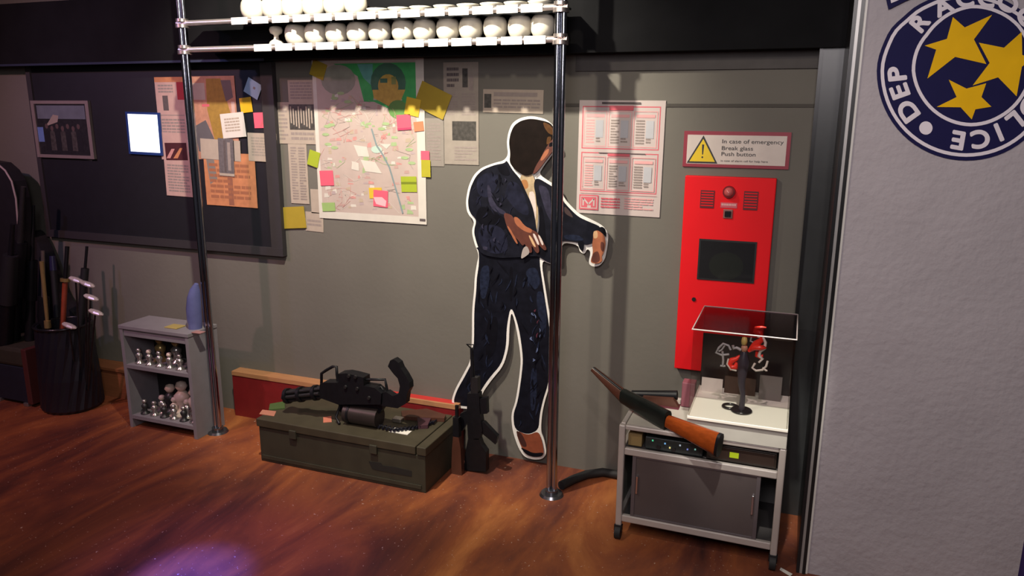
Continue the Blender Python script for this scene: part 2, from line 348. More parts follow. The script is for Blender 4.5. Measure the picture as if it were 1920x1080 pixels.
note('sticky_note', (604, 380, 628, 396), 4, M('note_soft_green',(0.28,0.42,0.14),0.8), 'soft green sticky note in the lower left map corner', 'note', group=G)
note('yellow_card', (781, 163, 841, 213), -24, mustard, 'mustard paper card tilted beside the upper right of the map', 'card', y=WY-0.008)
note('yellow_card', (528, 388, 572, 428), 5, mustard, 'mustard paper card right of the blackboard frame below the clippings', 'card')
# clippings left of the map
s = Sheet((519, 192, 592, 270), WY-0.004); s.base(newsprint); s.patch((0.0,0.0,1,1), beigepaper); s.patch((0.33,0.05,0.97,0.66), photo_d)
for i in range(9): u = 0.36+0.066*i; s.patch((u, 0.10+0.05*(i%3), u+0.03, 0.5+0.04*(i%4)), beigepaper, 6)
s.text(0.05,0.1,0.28,0.95,9,inklite,2); s.text(0.35,0.72,0.95,0.95,2,inklite,3); s.done('newspaper_clipping','pink newspaper clipping with a dark crowd photo left of the map','clipping')
s = Sheet((540, 150, 590, 192), WY-0.003); s.base(beigepaper); s.text(0.08,0.1,0.9,0.9,6,inklite,9); s.done('paper_sheet','newsprint sheet half behind the upper left corner of the map','paper')
s = Sheet((543, 271, 577, 382), WY-0.004); s.base(beigepaper); s.text(0.12,0.05,0.45,0.95,20,inklite,4); s.text(0.55,0.05,0.9,0.95,20,inklite,5); s.done('newspaper_clipping','tall narrow newspaper column above the lower mustard card','clipping')
s = Sheet((583, 355, 601, 400), WY-0.003); s.base(beigepaper); s.done('paper_strip','narrow pink paper strip beside the lower left map edge','paper')
s = Sheet((573, 398, 606, 434), WY-0.003, rot=-2); s.base(beigepaper); s.text(0.1,0.4,0.9,0.8,2,inklite,7); s.done('paper_strip','small square of pinkish paper below the lower left map corner','paper')
# right of the map
s = Sheet((832, 118, 897, 310), WY-0.004); s.base(newsprint)
s.patch((0.24,0.57,0.93,0.76), photo_d); s.text(0.08,0.30,0.42,0.52,9,inklite,2); s.text(0.52,0.30,0.92,0.52,9,inklite,3); s.text(0.3,0.82,0.95,0.97,5,inklite,4)
s.patch((0.55,0.06,0.7,0.24), photo_d); s.patch((0.74,0.13,0.86,0.27), inklite); s.text(0.1,0.05,0.45,0.26,4,ink,6)
s.done('newspaper_clipping','tall grey newspaper page with a square photo right of the map','clipping')
s = Sheet((796, 222, 832, 312), WY-0.003); s.base(M('newsprint_shaded',(0.26,0.23,0.20),0.85)); s.text(0.15,0.1,0.85,0.9,12,inklite,8); s.done('newspaper_clipping','narrow grey newspaper strip between map and tall page','clipping')
s = Sheet((905, 168, 1018, 212), WY-0.004, rot=-1); s.base(beigepaper); s.patch((0.02,0.2,0.14,0.8), photo_d); s.patch((0.18,0.12,0.9,0.30), inklite); s.text(0.18,0.42,0.96,0.85,3,inklite,12)
s.done('newspaper_clipping','wide short newspaper strip on the wall above the standee head','clipping')
# red and white information poster
s = Sheet((1082, 190, 1241, 405), WY-0.005, rot=-0.3); pw = M('poster_white', (0.50, 0.42, 0.40), 0.6, 0, 0.05); s.base(pw)
def frame(s, u0, v0, u1, v1_, t, m, k=5):
    tv = t*s.w/s.h; s.patch((u0,v0,u1,v0+tv),m,k); s.patch((u0,v1_-tv,u1,v1_),m,k); s.patch((u0,v0,u0+t,v1_),m,k); s.patch((u1-t,v0,u1,v1_),m,k)
frame(s, 0.04, 0.05, 0.95, 0.42, 0.012, red_ink); frame(s, 0.04, 0.45, 0.95, 0.80, 0.012, red_ink)
bl = M('poster_grey_blue', (0.42, 0.42, 0.45), 0.7, 0, 0.1)
for r0, r1 in ((0.09, 0.40), (0.485, 0.78)):
    for i in range(3):
        u0 = 0.06 + i*0.293; frame(s, u0, r0, u0+0.275, r1, 0.010, pink_ink, 6); s.patch((u0+0.03, r0+0.03, u0+0.245, r0+0.055), pink_ink, 7)
        s.text(u0+0.03, r0+0.075, u0+0.13, r1-0.02, 9, inklite if i else pink_ink, i+3); s.patch((u0+0.145, r0+0.08, u0+0.235, r1-0.08), bl, 6); s.text(u0+0.15, r0+0.085, u0+0.23, r1-0.03, 8, inklite, i+9)
s.patch((0.36,0.045,0.64,0.085), red_ink, 8); s.patch((0.27,0.015,0.72,0.032), ink, 8); s.patch((0.36,0.455,0.62,0.48), red_ink, 8); s.patch((0.25,0.45,0.8,0.457), ink, 9)
s.patch((0.035,0.83,0.27,0.965), red_ink, 7); frame(s, 0.05, 0.842, 0.255, 0.953, 0.010, pw, 9)
s.line([(0.085,0.93),(0.085,0.865),(0.15,0.915),(0.215,0.865),(0.215,0.93)], 0.007, pw, 10); s.patch((0.135,0.925,0.18,0.945), pw, 10)
s.text(0.30,0.85,0.53,0.95,4,red_ink,5); s.text(0.58,0.84,0.92,0.95,5,pink_ink,6); s.patch((0.04,0.81,0.95,0.815), pink_ink)
s.done('information_poster','white poster with six red framed boxes and a red logo on the wall','poster')
# ------------------------------------------------------------------ lettering
def glyphs(txt, size, align='LEFT'):
    c = bpy.data.curves.new('t', 'FONT'); c.body = txt; c.size = size; c.align_x = align; c.fill_mode = 'FRONT'
    o = bpy.data.objects.new('t', c); sc.collection.objects.link(o); bpy.context.view_layer.update()
    me = bpy.data.meshes.new_from_object(o.evaluated_get(bpy.context.evaluated_depsgraph_get()))
    vs = [v.co.copy() for v in me.vertices]; fs = [list(p.vertices) for p in me.polygons]
    bpy.data.objects.remove(o); bpy.data.curves.remove(c); bpy.data.meshes.remove(me); return vs, fs
# emergency warning sign
t = thing('warning_sign', ony(1379, 280, WY), 'white warning sign with yellow triangle and dark red border above the red panel', 'sign')
s = Sheet((1279, 247, 1479, 315), WY-0.008, 0.008); dkred = M('sign_dark_red', (0.26, 0.02, 0.04), 0.5); s.base(dkred); s.done('board', '', '', parent=t)
s2 = Sheet((1286, 254, 1472, 309), WY-0.0085, 0.0006); swh = M('sign_white', (0.60, 0.52, 0.47), 0.5); s2.base(swh); s2.done('face_panel', '', '', parent=t)
s3 = Sheet((1286, 254, 1472, 309), WY-0.0093, 0.0003); ib = M('sign_black', (0.02, 0.02, 0.02), 0.5); sy = M('sign_yellow', (0.72, 0.50, 0.01), 0.5)
s3.base(ib, [(0.165,0.02),(0.325,0.98),(0.005,0.98)]); s3.patch([(0.165,0.14),(0.298,0.92),(0.032,0.92)], sy, 3); s3.patch([(0.155,0.33),(0.178,0.33),(0.172,0.68),(0.161,0.68)], ib, 4); s3.patch(blob(0.166,0.77,0.010,0.035,10), ib, 4)
s3.done('triangle', '', '', parent=t)
lm = MB()
for txt, v, sz in (('In case of emergency', 0.27, 0.0235), ('Break glass', 0.50, 0.0235), ('Push button', 0.70, 0.0235), ('in case of alarm call for help here', 0.90, 0.0115)):
    vs, fs = glyphs(txt, sz); o = s3.P(0.355, v, 0.0012); lm.add([o + V((p.x*1.25, 0, p.y)) for p in vs], fs)
lm.build('lettering', ib, t)
# red emergency call panel
z0, z1 = 0.605, 1.488; x0, x1 = -0.470, -0.092
t = thing('emergency_call_panel', ((x0+x1)/2, WY, z0), 'tall red wall panel with speaker grilles and dark screen below the warning sign', 'call panel')
rp = M('red_panel_paint', (0.78, 0.012, 0.018), 0.5, 0, 0.08, 6, spec=0.15)
MB().box((x0, WY-0.035, z0), (x1, WY, z1), ch=0.004).build('housing', rp, t)
def pan(rect, th=0.004): return Sheet(rect, WY-0.035-th, th)
grm = M('grille_dark_red', (0.10, 0.006, 0.012), 0.6)
for rc in ((1313, 357, 1339, 390), (1394, 359, 1421, 394)):
    s = pan(rc, 0.003); s.base(grm)
    for i in range(6): s.patch((0.06, 0.08+i*0.15, 0.94, 0.14+i*0.15), rp, 3)
    s.done('speaker_grille', '', '', parent=t)
c = ony(1367, 360, WY-0.035)
MB().cyl(c, c - V((0, 0.012, 0)), 0.027, 0.025, n=24).build('lamp_ring', M('lamp_ring_red', (0.18, 0.01, 0.015), 0.3), t)
MB().lathe([(0.0001, 0.022), (0.010, 0.02), (0.017, 0.012), (0.02, 0)], (0, 0, 0), n=20)
lz = MB(); vs = MB().lathe([(0.02, 0), (0.017, 0.012), (0.010, 0.02), (0.0001, 0.022)]); lz.add([c + V((p.x, -0.012 - p.z, p.y)) for p in vs.v], vs.f, 0, True)
lz.build('lamp_dome', M('lamp_dome_pink', (0.55, 0.12, 0.12), 0.15), t)
s = pan((1351, 380, 1382, 390), 0.002); s.base(red_ink); s.text(0.05,0.2,0.95,0.9,1,pink_ink,3); s.done('name_strip', '', '', parent=t)
c = ony(1365, 401, WY-0.035); MB().box(c + V((-0.02, -0.006, -0.02)), c + V((0.02, 0, 0.02)), ch=0.003).build('button_frame', M('button_frame_grey', (0.25, 0.10, 0.09), 0.4), t)
MB().box(c + V((-0.013, -0.012, -0.013)), c + V((0.013, -0.006, 0.013)), ch=0.002).build('push_button', black_g, t)
s = pan((1308, 451, 1416, 528), 0.004); s.base(black_m); s.patch((0.03,0.04,0.97,0.96), M('screen_dark', (0.018, 0.018, 0.020), 0.08)); s.patch(blob(0.5,0.62,0.3,0.34,24), M('screen_sheen', (0.022, 0.024, 0.022), 0.10), 4); s.done('screen', '', '', parent=t)
c = ony(1301, 561, WY-0.035); MB().cyl(c, c - V((0, 0.005, 0)), 0.009, n=16).build('key_lock', gun_grey, t)
# ------------------------------------------------------------------ blackboard and what hangs on it
BY = WY - 0.03
bx0, bx1 = -4.405, -2.615; bz0, bz1 = 0.972, bzb - 0.008
t = thing('blackboard', ((bx0+bx1)/2, WY, bz0), 'large black pin board on the left of the back wall', 'blackboard')
MB().box((bx0+0.03, BY+0.008, bz0+0.04), (bx1-0.06, WY, bz1)).build('board_surface', M('board_surface', (0.006, 0.0065, 0.010), 0.6, 0, 0.3), t)
fm = M('board_frame', (0.030, 0.027, 0.030), 0.6)
b = MB(); b.box((bx0, BY-0.006, bz0), (bx1, WY, bz0+0.045)); b.build('bottom_rail', fm, t)
MB().box((bx0, BY-0.004, bz0+0.045), (bx0+0.035, WY, bz1)).build('side_rail', fm, t)
MB().box((bx1-0.075, BY-0.004, bz0+0.045), (bx1, WY, bz1)).build('side_rail', fm, t)
PY = BY + 0.0065
t = thing('picture_frame', ony(118, 292, PY), 'framed dark group photo on the left side of the blackboard', 'picture')
s = Sheet((68, 194, 167, 292), PY-0.012, 0.004); s.base(M('group_photo', (0.020, 0.020, 0.022), 0.4, 0, 0.6, 60)); gp = M('photo_grey', (0.12, 0.14, 0.16), 0.5, 0, 0.3); s.patch((0.05,0.05,0.95,0.30), gp)
s.patch([(0.18,0.45),(0.35,0.22),(0.45,0.24),(0.42,0.36),(0.25,0.42)], M('photo_tan', (0.30, 0.25, 0.20), 0.5)); s.patch((0.02,0.46,0.13,0.74), M('photo_blue', (0.12, 0.20, 0.42), 0.5))
for i in range(7): u = 0.2+0.1*i; s.patch(blob(u, 0.44+0.04*(i%2), 0.03, 0.05, 10), M('photo_face', (0.09, 0.06, 0.055), 0.5), 6); s.patch([(u-0.05,0.9),(u-0.045,0.55),(u,0.50),(u+0.045,0.55),(u+0.05,0.9)], photo_d if i % 2 else black_m, 5)
s.done('photo', '', '', parent=t)
fr = MB(); A = lambda u, v, o: s.P(u, v, o)
for (u0, v0, u1, v1_) in ((-0.04,-0.04,1.04,0.02),(-0.04,0.98,1.04,1.04),(-0.04,0.02,0.02,0.98),(0.98,0.02,1.04,0.98)):
    fr.prism([A(u0,v0,0.006),A(u1,v0,0.006),A(u1,v1_,0.006),A(u0,v1_,0.006)], (0,0.018,0))
fr.build('frame', M('frame_pale_wood', (0.20, 0.165, 0.15), 0.5), t)
t = thing('lit_tablet', ony(268, 287, PY), 'small glowing white screen on the blackboard', 'screen')
s = Sheet((238, 211, 301, 290), PY-0.012, 0.012, rot=-1.0); s.base(M('tablet_rim', (0.02, 0.05, 0.20), 0.3)); s.done('tablet_case', '', '', parent=t)
s = Sheet((242, 215, 297, 285), PY-0.0125, 0.0005, rot=-1.0); s.base(M('tablet_glow', (0.9, 0.95, 1.0), 0.4, emit=(0.72, 0.86, 1.0, 1.5))); s.done('display', '', '', parent=t)
def bp(name, rect, m, label, cat, rot=0, k=1, pt=(), tx=()):
    s = Sheet(rect, PY-0.002*k, 0.0012, rot); s.base(m)
    for p, mm in pt: s.patch(p, mm)
    for a in tx: s.text(*a)
    return s.done(name, label, cat)
collage = M('collage_paper', (0.42, 0.20, 0.13), 0.8, 0, 0.45, 30)
bp('newspaper_sheet', (296, 146, 352, 300), pinkpaper, 'pink newspaper sheet with a red square at the left of the board cluster', 'newspaper', 0, 1,
   [((0.0,0.0,1,0.06), orange_p), ((0.22,0.22,0.40,0.40), ink), ((0.72,0.06,0.98,0.27), M('print_crimson', (0.35,0.02,0.03), 0.7)), ((0.05,0.45,0.9,0.46), inklite)], [(0.12,0.5,0.9,0.95,12,inklite,3), (0.1,0.09,0.6,0.2,3,inklite,5)])
bp('newspaper_sheet', (308, 250, 358, 368), pinkpaper, 'lower pink newspaper sheet below the small dark red photo', 'newspaper', -1, 2, [], [(0.1,0.5,0.9,0.95,10,inklite,6)])
bp('photo_print', (310, 268, 350, 300), M('photo_wine', (0.07,0.02,0.025), 0.4, 0, 0.4), 'small dark photo with orange streaks left of the chrome pole', 'photo', 1, 3,
   [([(0.02,0.9),(0.3,0.35),(0.45,0.35),(0.2,0.9)], pkb), ([(0.35,0.9),(0.7,0.3),(0.82,0.3),(0.55,0.9)], orange_p)])
bp('newspaper_sheet', (354, 144, 444, 300), collage, 'large ochre and pink collage page right of the pole on the blackboard', 'newspaper', 0, 1,
   [((0.08,0.08,0.38,0.28), beigepaper), ([(0.42,0.03),(0.72,0.03),(0.9,0.5),(0.55,0.9),(0.4,0.4)], M('collage_ochre', (0.30,0.17,0.03), 0.8, 0, 0.4, 40)), ([(0.72,0.05),(0.92,0.05),(0.95,0.25),(0.8,0.3)], M('collage_grey', (0.14,0.10,0.10), 0.8)),
    ((0.9,0.30,0.97,0.62), pinkpaper), ([(0.1,0.6),(0.35,0.52),(0.5,0.75),(0.4,0.95),(0.15,0.9)], M('collage_slate', (0.10,0.09,0.10), 0.8)), ((0.3,0.33,0.45,0.36), red_ink)])
bp('street_plan', (384, 288, 479, 387), orange_p, 'orange street plan at the bottom of the board cluster', 'map', -0.5, 2,
   [((0.45,0.35,0.55,0.98), M('plan_shade', (0.26,0.10,0.06), 0.8)), ([(0.05,0.1),(0.2,0.05),(0.25,0.5),(0.1,0.6)], M('plan_grey', (0.2,0.17,0.15), 0.8))], [(0.1,0.2,0.9,0.9,7,M('plan_lines', (0.32,0.12,0.06), 0.8),8)])
bp('paper_sheet', (376, 262, 450, 300), beigepaper, 'pinkish paper strip behind the grey photo strip', 'paper', -2, 3, [((0.62,0.0,0.85,1), black_m)])
bp('photo_strip', (410, 260, 438, 330), M('strip_grey', (0.13,0.115,0.12), 0.5, 0, 0.5, 70), 'grey vertical photo strip over the orange street plan', 'photo', -2, 4,
   [((0.35,0.05,0.5,0.9), ink), ((0.6,0.1,0.8,0.85), inklite), ((0.0,0.93,1,1), beigepaper)])
bp('paper_sheet', (415, 212, 459, 258), offwhite, 'small white note sheet tilted over the collage page', 'paper', 5, 5, [], [(0.15,0.2,0.8,0.8,5,beigepaper,3)])
bp('paper_sheet', (465, 250, 519, 303), beigepaper, 'square pinkish paper at the right end of the blackboard cluster', 'paper', -1, 3, [], [(0.12,0.15,0.88,0.85,7,newsprint,5)])
bp('sticky_note', (460, 151, 488, 181), blue_n, 'pale blue sticky note set diagonally on the blackboard', 'note', -28, 2, [((0.5,0.35,0.65,0.5), inklite)])
bp('sticky_note', (450, 183, 472, 211), M('note_orange_yellow', (0.75,0.42,0.01), 0.7), 'orange yellow sticky note on the blackboard below the blue one', 'note', 6, 2)
bp('sticky_note', (476, 211, 502, 240), pink_n, 'pink sticky note on the blackboard right of the white sheet', 'note', 2, 2, [([(0.35,0.9),(0.7,0.4),(0.8,0.5),(0.5,0.95)], red_ink)])
bp('photo_print', (150, 262, 172, 300), M('scrap_dark', (0.05,0.045,0.05), 0.6), 'small dark scrap at the lower right corner of the group photo', 'photo', -6, 1)
# ------------------------------------------------------------------ standee
SYp = WY - 0.035
t = thing('cardboard_standee', (-1.16, SYp, 0.02), 'life size cardboard cutout of a person in a dark blue jacket leaning forward', 'cardboard cutout')
def chaikin(poly, n=2, k=0.22):
    for _ in range(n):
        out = []
        for i in range(len(poly)):
            a, b = poly[i], poly[(i+1) % len(poly)]
            out += [(a[0]*(1-k)+b[0]*k, a[1]*(1-k)+b[1]*k), (a[0]*k+b[0]*(1-k), a[1]*k+b[1]*(1-k))]
        poly = out
    return poly
def px(poly, off=0.0): return [ony(x, y, SYp - off) for x, y in chaikin(poly)]
outline = [(996,217),(975,221),(960,231),(953,248),(950,268),(953,290),(945,301),(928,305),(903,314),(888,328),(878,350),(873,378),(876,400),(890,415),(884,434),(890,458),(898,478),(894,495),(890,520),(889,545),(885,581),(885,634),(883,675),(868,703),(853,730),(846,752),(852,764),(885,768),(903,752),(904,737),(922,712),(944,686),(954,650),(955,612),(959,582),
           (968,614),(977,671),(974,704),(967,752),(958,777),(961,808),(971,838),(982,856),(999,862),(1017,861),(1025,850),(1021,826),(1014,809),(1016,777),(1022,750),(1033,716),(1038,660),(1034,612),(1024,549),(1014,487),(1034,496),(1050,496),(1052,454),(1084,459),(1087,472),(1096,477),(1101,466),(1108,472),(1103,493),(1110,500),(1124,499),(1134,487),(1139,462),(1141,438),(1130,423),(1107,411),(1087,402),(1071,387),(1058,372),(1050,352),(1034,343),(1010,327),(1018,313),(1030,297),(1041,283),(1046,262),(1042,240),(1024,223)]
MB().prism(px(outline), (0, 0.006, 0)).build('card_panel', M('cutout_white_edge', (0.80, 0.78, 0.74), 0.6, 0, 0.03), t)
LAY = [0]
def strokes(seed, box_, inside, m, n=26, L=26):
    q = random.Random(seed); out = []
    def ins(x, y):
        c = False
        for i in range(len(inside)):
            (x1, y1), (x2, y2) = inside[i-1], inside[i]
            if (y1 > y) != (y2 > y) and x < (x2-x1)*(y-y1)/(y2-y1)+x1: c = not c
        return c
    while len(out) < n:
        x, y = q.uniform(box_[0], box_[2]), q.uniform(box_[1], box_[3]); a = q.uniform(50, 130); l = q.uniform(0.4, 1)*L; dx, dy = math.cos(math.radians(a))*l/2, math.sin(math.radians(a))*l/2; w_ = q.uniform(1.0, 2.6)
        if all(ins(x+k*dx+e, y+k*dy) for k in (-1.15, -.5, 0, .5, 1.15) for e in (-4, 4)):
            bnd = q.uniform(-5, 5); out.append(([(x-dx, y-dy), (x+bnd-w_, y), (x+dx, y+dy), (x+bnd+w_, y)], m))
    return out
def printed(name, polys, label=None):
    b = MB(); mats = []
    for poly, m in polys:
        LAY[0] += 1
        if m not in mats: mats.append(m)
        b.face(px(poly, 0.0004 + 0.00012*LAY[0]), mats.index(m))
    o = b.build(name, mats, t)
    if label: o['label'] = label
    return o
jk = M('jacket_print', (0.0075, 0.008, 0.014), 0.5, 0, 0.85, 26, spec=0.15); jk2 = M('jacket_print_blue', (0.012, 0.013, 0.027), 0.5, 0, 0.9, 34, spec=0.15); jk3 = M('jacket_print_black', (0.005, 0.005, 0.008), 0.5, 0, 0.6, spec=0.1); jk4 = M('jacket_print_violet', (0.030, 0.028, 0.050), 0.5, 0, 0.8, 50, spec=0.15)
tr = M('trouser_print', (0.0055, 0.006, 0.011), 0.5, 0, 0.85, 24, spec=0.15); tr2 = M('trouser_print_blue', (0.012, 0.016, 0.034), 0.5, 0, 0.9, 60, spec=0.15); tr3 = M('trouser_print_pale', (0.10, 0.13, 0.24), 0.5, 0, 0.8, 60, spec=0.15)
hr = M('hair_print', (0.008, 0.0045, 0.0035), 0.6, 0, 0.6, 30, spec=0.1); hr2 = M('hair_print_brown', (0.085, 0.035, 0.010), 0.5, 0, 0.7, 60, spec=0.2)
sk = M('skin_print', (0.34, 0.11, 0.05), 0.5, 0, 0.3, 40); sk2 = M('skin_print_dark', (0.10, 0.028, 0.018), 0.5, 0, 0.4, 40); sk3 = M('skin_print_pale', (0.62, 0.38, 0.20), 0.5, 0, 0.3)
sh = M('shirt_print', (0.40, 0.30, 0.18), 0.5, 0, 0.5, 50); shl = M('shirt_print_pale', (0.62, 0.52, 0.48), 0.5, 0, 0.3, 50)
TRP = [(899,478),(898,497),(894,520),(893,545),(889,581),(889,634),(887,676),(872,705),(857,731),(884,763),(898,750),(899,736),(917,709),(940,683),(949,650),(950,612),(958,571),(973,614),(981,671),(978,704),(971,752),(962,777),(965,806),(990,815),(1010,806),(1012,777),(1018,750),(1029,716),(1034,660),(1030,612),(1020,549),(1008,484)]
JKP = [(928,312),(905,320),(892,333),(882,352),(878,378),(882,396),(896,412),(891,434),(898,457),(904,474),(935,482),(962,480),(975,445),(976,400),(960,330)]
printed('trousers', [([(890,462),(898,470),(898,497),(894,520),(893,545),(889,581),(889,634),(887,676),(872,705),(857,731),(850,752),(856,760),(884,763),(898,750),(899,736),(917,709),(940,683),(949,650),(950,612),(958,571),(973,614),(981,671),(978,704),(971,752),(962,777),(965,806),(990,815),(1010,806),(1012,777),(1018,750),(1029,716),(1034,660),(1030,612),(1020,549),(1011,490),(1014,472),(1000,462)], tr),
    ([(985,505),(1006,500),(1014,530),(1004,545),(990,535)], tr2), ([(1004,548),(1018,545),(1026,590),(1022,640),(1012,610)], tr2), ([(900,500),(920,496),(912,560),(900,560)], tr2), ([(955,500),(962,500),(961,565),(955,565)], jk3), ([(912,600),(935,590),(930,660),(910,680)], jk3), ([(995,690),(1008,690),(1004,770),(994,770)], tr2), ([(880,700),(905,690),(890,720),(870,730)], jk3)] + strokes(5, (860,480,1035,810), TRP, tr2, 34, 34) + strokes(6, (860,480,1035,810), TRP, jk3, 26, 40) + strokes(12, (996,515,1032,690), TRP, tr3, 7, 16) + strokes(13, (1000,560,1032,660), TRP, M('trouser_print_wine', (0.10,0.02,0.04), 0.5), 3, 14))
printed('shoe', [([(966,806),(976,836),(986,851),(1000,857),(1016,856),(1020,849),(1017,829),(1010,808),(990,816)], M('shoe_print', (0.22,0.055,0.025), 0.5, 0, 0.4, 40)), ([(975,838),(986,852),(1000,857),(1016,856),(1020,848),(1000,850),(986,843)], jk3), ([(966,806),(978,812),(990,838),(978,838)], M('shoe_print_dark', (0.05,0.015,0.012), 0.5))])
printed('shirt', [([(972,328),(998,322),(1006,350),(1010,400),(1006,440),(975,445),(978,380)], sh), ([(990,360),(1002,358),(1006,395),(1002,425),(990,430),(997,395)], shl), ([(976,338),(988,336),(992,352),(980,356)], M('shirt_print_orange', (0.35,0.15,0.05), 0.5)), ([(1002,345),(1008,350),(1008,400)], jk3)])
printed('jacket', [([(950,300),(946,306),(928,309),(905,318),(892,331),(882,352),(877,378),(880,398),(894,412),(888,434),(894,457),(902,477),(935,484),(962,483),(1004,480),(1012,482),(1022,489),(1034,494),(1050,496),(1046,450),(1084,454),(1100,460),(1118,452),(1124,438),(1127,425),(1105,416),(1085,407),(1068,391),(1054,375),(1047,357),(1033,348),(1006,332),(1000,345),(1006,372),(1012,410),(1008,445),(1002,400),(996,380),(984,355),(976,336),(960,318)], jk),
    ([(893,335),(915,322),(935,330),(930,355),(915,372),(895,365)], jk2), ([(955,338),(975,345),(990,385),(992,405),(975,400),(960,385),(945,365)], jk2), ([(900,385),(925,395),(955,415),(945,435),(905,425),(890,408)], jk3), ([(912,348),(918,346),(928,385),(950,398),(948,404),(918,392)], jk4),
    ([(897,425),(925,420),(945,430),(955,465),(935,478),(908,470),(897,450)], jk2), ([(1008,345),(1028,352),(1033,380),(1036,420),(1024,400),(1015,370)], jk4), ([(1012,380),(1020,400),(1026,485),(1008,478),(1010,440)], jk3),
    ([(1056,440),(1085,440),(1098,452),(1060,450)], tr2), ([(1058,385),(1070,398),(1076,410),(1058,400)], M('jacket_print_brown', (0.05,0.03,0.03), 0.5)), ([(930,312),(950,308),(958,330),(940,328)], jk3), ([(905,461),(915,463),(913,470),(905,468)], jk4), ([(1082,452),(1096,452),(1094,472),(1087,468)], jk3)] + strokes(8, (878,310,980,480), JKP, jk2, 22, 26) + strokes(9, (878,310,980,480), JKP, jk3, 20, 26) + strokes(10, (878,310,980,480), JKP, jk4, 7, 16))
printed('hair', [([(996,222),(977,226),(964,235),(957,250),(954,268),(957,288),(955,304),(965,318),(985,330),(998,326),(1006,314),(1016,296),(1022,278),(1032,262),(1040,258),(1041,245),(1034,232),(1022,227)], hr), ([(1018,228),(1032,234),(1039,246),(1038,254),(1028,250),(1020,238)], hr2), ([(1026,256),(1034,256),(1032,268),(1024,272)], hr2)])
printed('face', [([(1034,262),(1041,258),(1042,264),(1039,281),(1030,291),(1018,308),(1008,321),(998,328),(1004,312),(1014,296),(1022,280)], sk2), ([(1022,282),(1030,278),(1028,288),(1017,302),(1012,300)], sk), ([(1030,268),(1038,266),(1037,274),(1029,276)], jk3), ([(1036,264),(1042,262),(1044,272),(1038,276)], sk3)])
printed('hand', [([(943,398),(958,402),(966,412),(985,424),(1000,432),(1008,436),(1018,452),(1026,468),(1020,470),(1008,456),(1012,472),(1006,476),(996,458),(998,474),(991,474),(984,456),(980,462),(970,448),(958,440),(950,425)], sk2),
    ([(963,406),(972,408),(984,424),(998,430),(996,438),(980,432),(966,420)], sk), ([(998,438),(1003,438),(1012,458),(1008,460)], shl), ([(1008,440),(1012,441),(1020,458),(1016,461)], shl), ([(990,440),(996,443),(1006,464),(1000,462)], sk3), ([(950,424),(954,424),(972,456),(968,458)], sk), ([(980,466),(988,460),(994,474),(984,482),(976,486)], M('shirt_print_hem', (0.35,0.30,0.28), 0.5))], 'orange lit hand held at the waist')
printed('hand', [([(1112,436),(1119,431),(1128,436),(1134,444),(1136,458),(1132,474),(1128,480),(1130,489),(1122,494),(1110,494),(1107,489),(1112,474),(1110,458),(1112,448)], sk), ([(1112,434),(1120,432),(1121,446),(1113,448)], sk3), ([(1112,474),(1122,470),(1126,488),(1118,494),(1108,490)], sk2), ([(1126,452),(1134,456),(1132,474),(1126,468)], sk2), ([(1128,424),(1136,430),(1137,446),(1132,440),(1120,430)], jk3)], 'pale hand of the outstretched arm')
# ------------------------------------------------------------------ chrome display rack
PYY = 3.11; LX, RX = -2.926, -0.968; zL, zU = 2.045, 2.170
t = thing('display_rack', ((LX+RX)/2, PYY, 0), 'tall chrome tube rack with two rails carrying white pots', 'rack')
pole_m = M('pole_chrome', (0.42, 0.44, 0.50), 0.14, 1.0, 0.03)
for X, tilt in ((LX, 0), (RX, 0)):
    p = MB(); p.cyl((X-0.013, PYY, 0.02), (X-0.013, PYY, 3.1), 0.0125, n=20).cyl((X+0.013, PYY, 0.02), (X+0.013, PYY, 3.1), 0.0125, n=20)
    po = p.build('pole', pole_m, t)
    fp = MB(); fp.cyl((X, PYY, 0), (X, PYY, 0.012), 0.058, 0.05, n=24).cyl((X, PYY, 0.012), (X, PYY, 0.03), 0.03, n=20); fp.build('foot_plate', M('foot_dark_chrome', (0.2, 0.2, 0.22), 0.25, 0.9), po)
    for zz in (zL, zU): MB().cyl((X, PYY, zz-0.022), (X, PYY, zz-0.006), 0.034, n=20).cyl((X, PYY, zz+0.006), (X, PYY, zz+0.02), 0.03, n=20).build('collar', M('collar_chrome', (0.55, 0.48, 0.47), 0.3, 0.9), po)
for zz in (zL, zU):
    MB().cyl((LX-0.03, PYY, zz), (RX+0.03, PYY, zz), 0.013, n=16).build('rail', M('rail_chrome', (0.80, 0.72, 0.70), 0.3, 0.8), t)
    MB().box((LX, PYY+0.013, zz+0.004), (RX, PYY+0.145, zz+0.012)).build('shelf_board', black_m, t)
prof = [(0.0001,0),(0.56,0),(0.60,0.02),(0.78,0.12),(0.93,0.27),(1.0,0.44),(1.0,0.64),(0.93,0.82),(0.82,0.93),(0.70,0.99),(0.60,1.0),(0.56,0.97),(0.0001,0.95)]
pot_m = M('pot_glaze', (0.74, 0.69, 0.58), 0.35, 0, 0.04)
def pot(x, zz, r, h, label, group):
    y = PYY + 0.086
    b = MB().lathe([(a*r, c*h) for a, c in prof], (x, y, zz), n=28)
    return tag(b.build('white_pot', pot_m, None, origin=(x, y, zz)), label, 'pot', group)
ordn = ['first','second','third','fourth','fifth','sixth','seventh','eighth','ninth','tenth','eleventh','twelfth']
tops = zL + 0.0125
mtag = M('tag_white', (0.85, 0.82, 0.78), 0.6, 0, 0.03)
def ptag(x, zz, wd, label, group):
    return tag(MB().box((x-wd/2, PYY-0.0165, zz-0.018), (x+wd/2, PYY-0.0145, zz+0.014)).build('label_tag', mtag), label, 'tag', group)
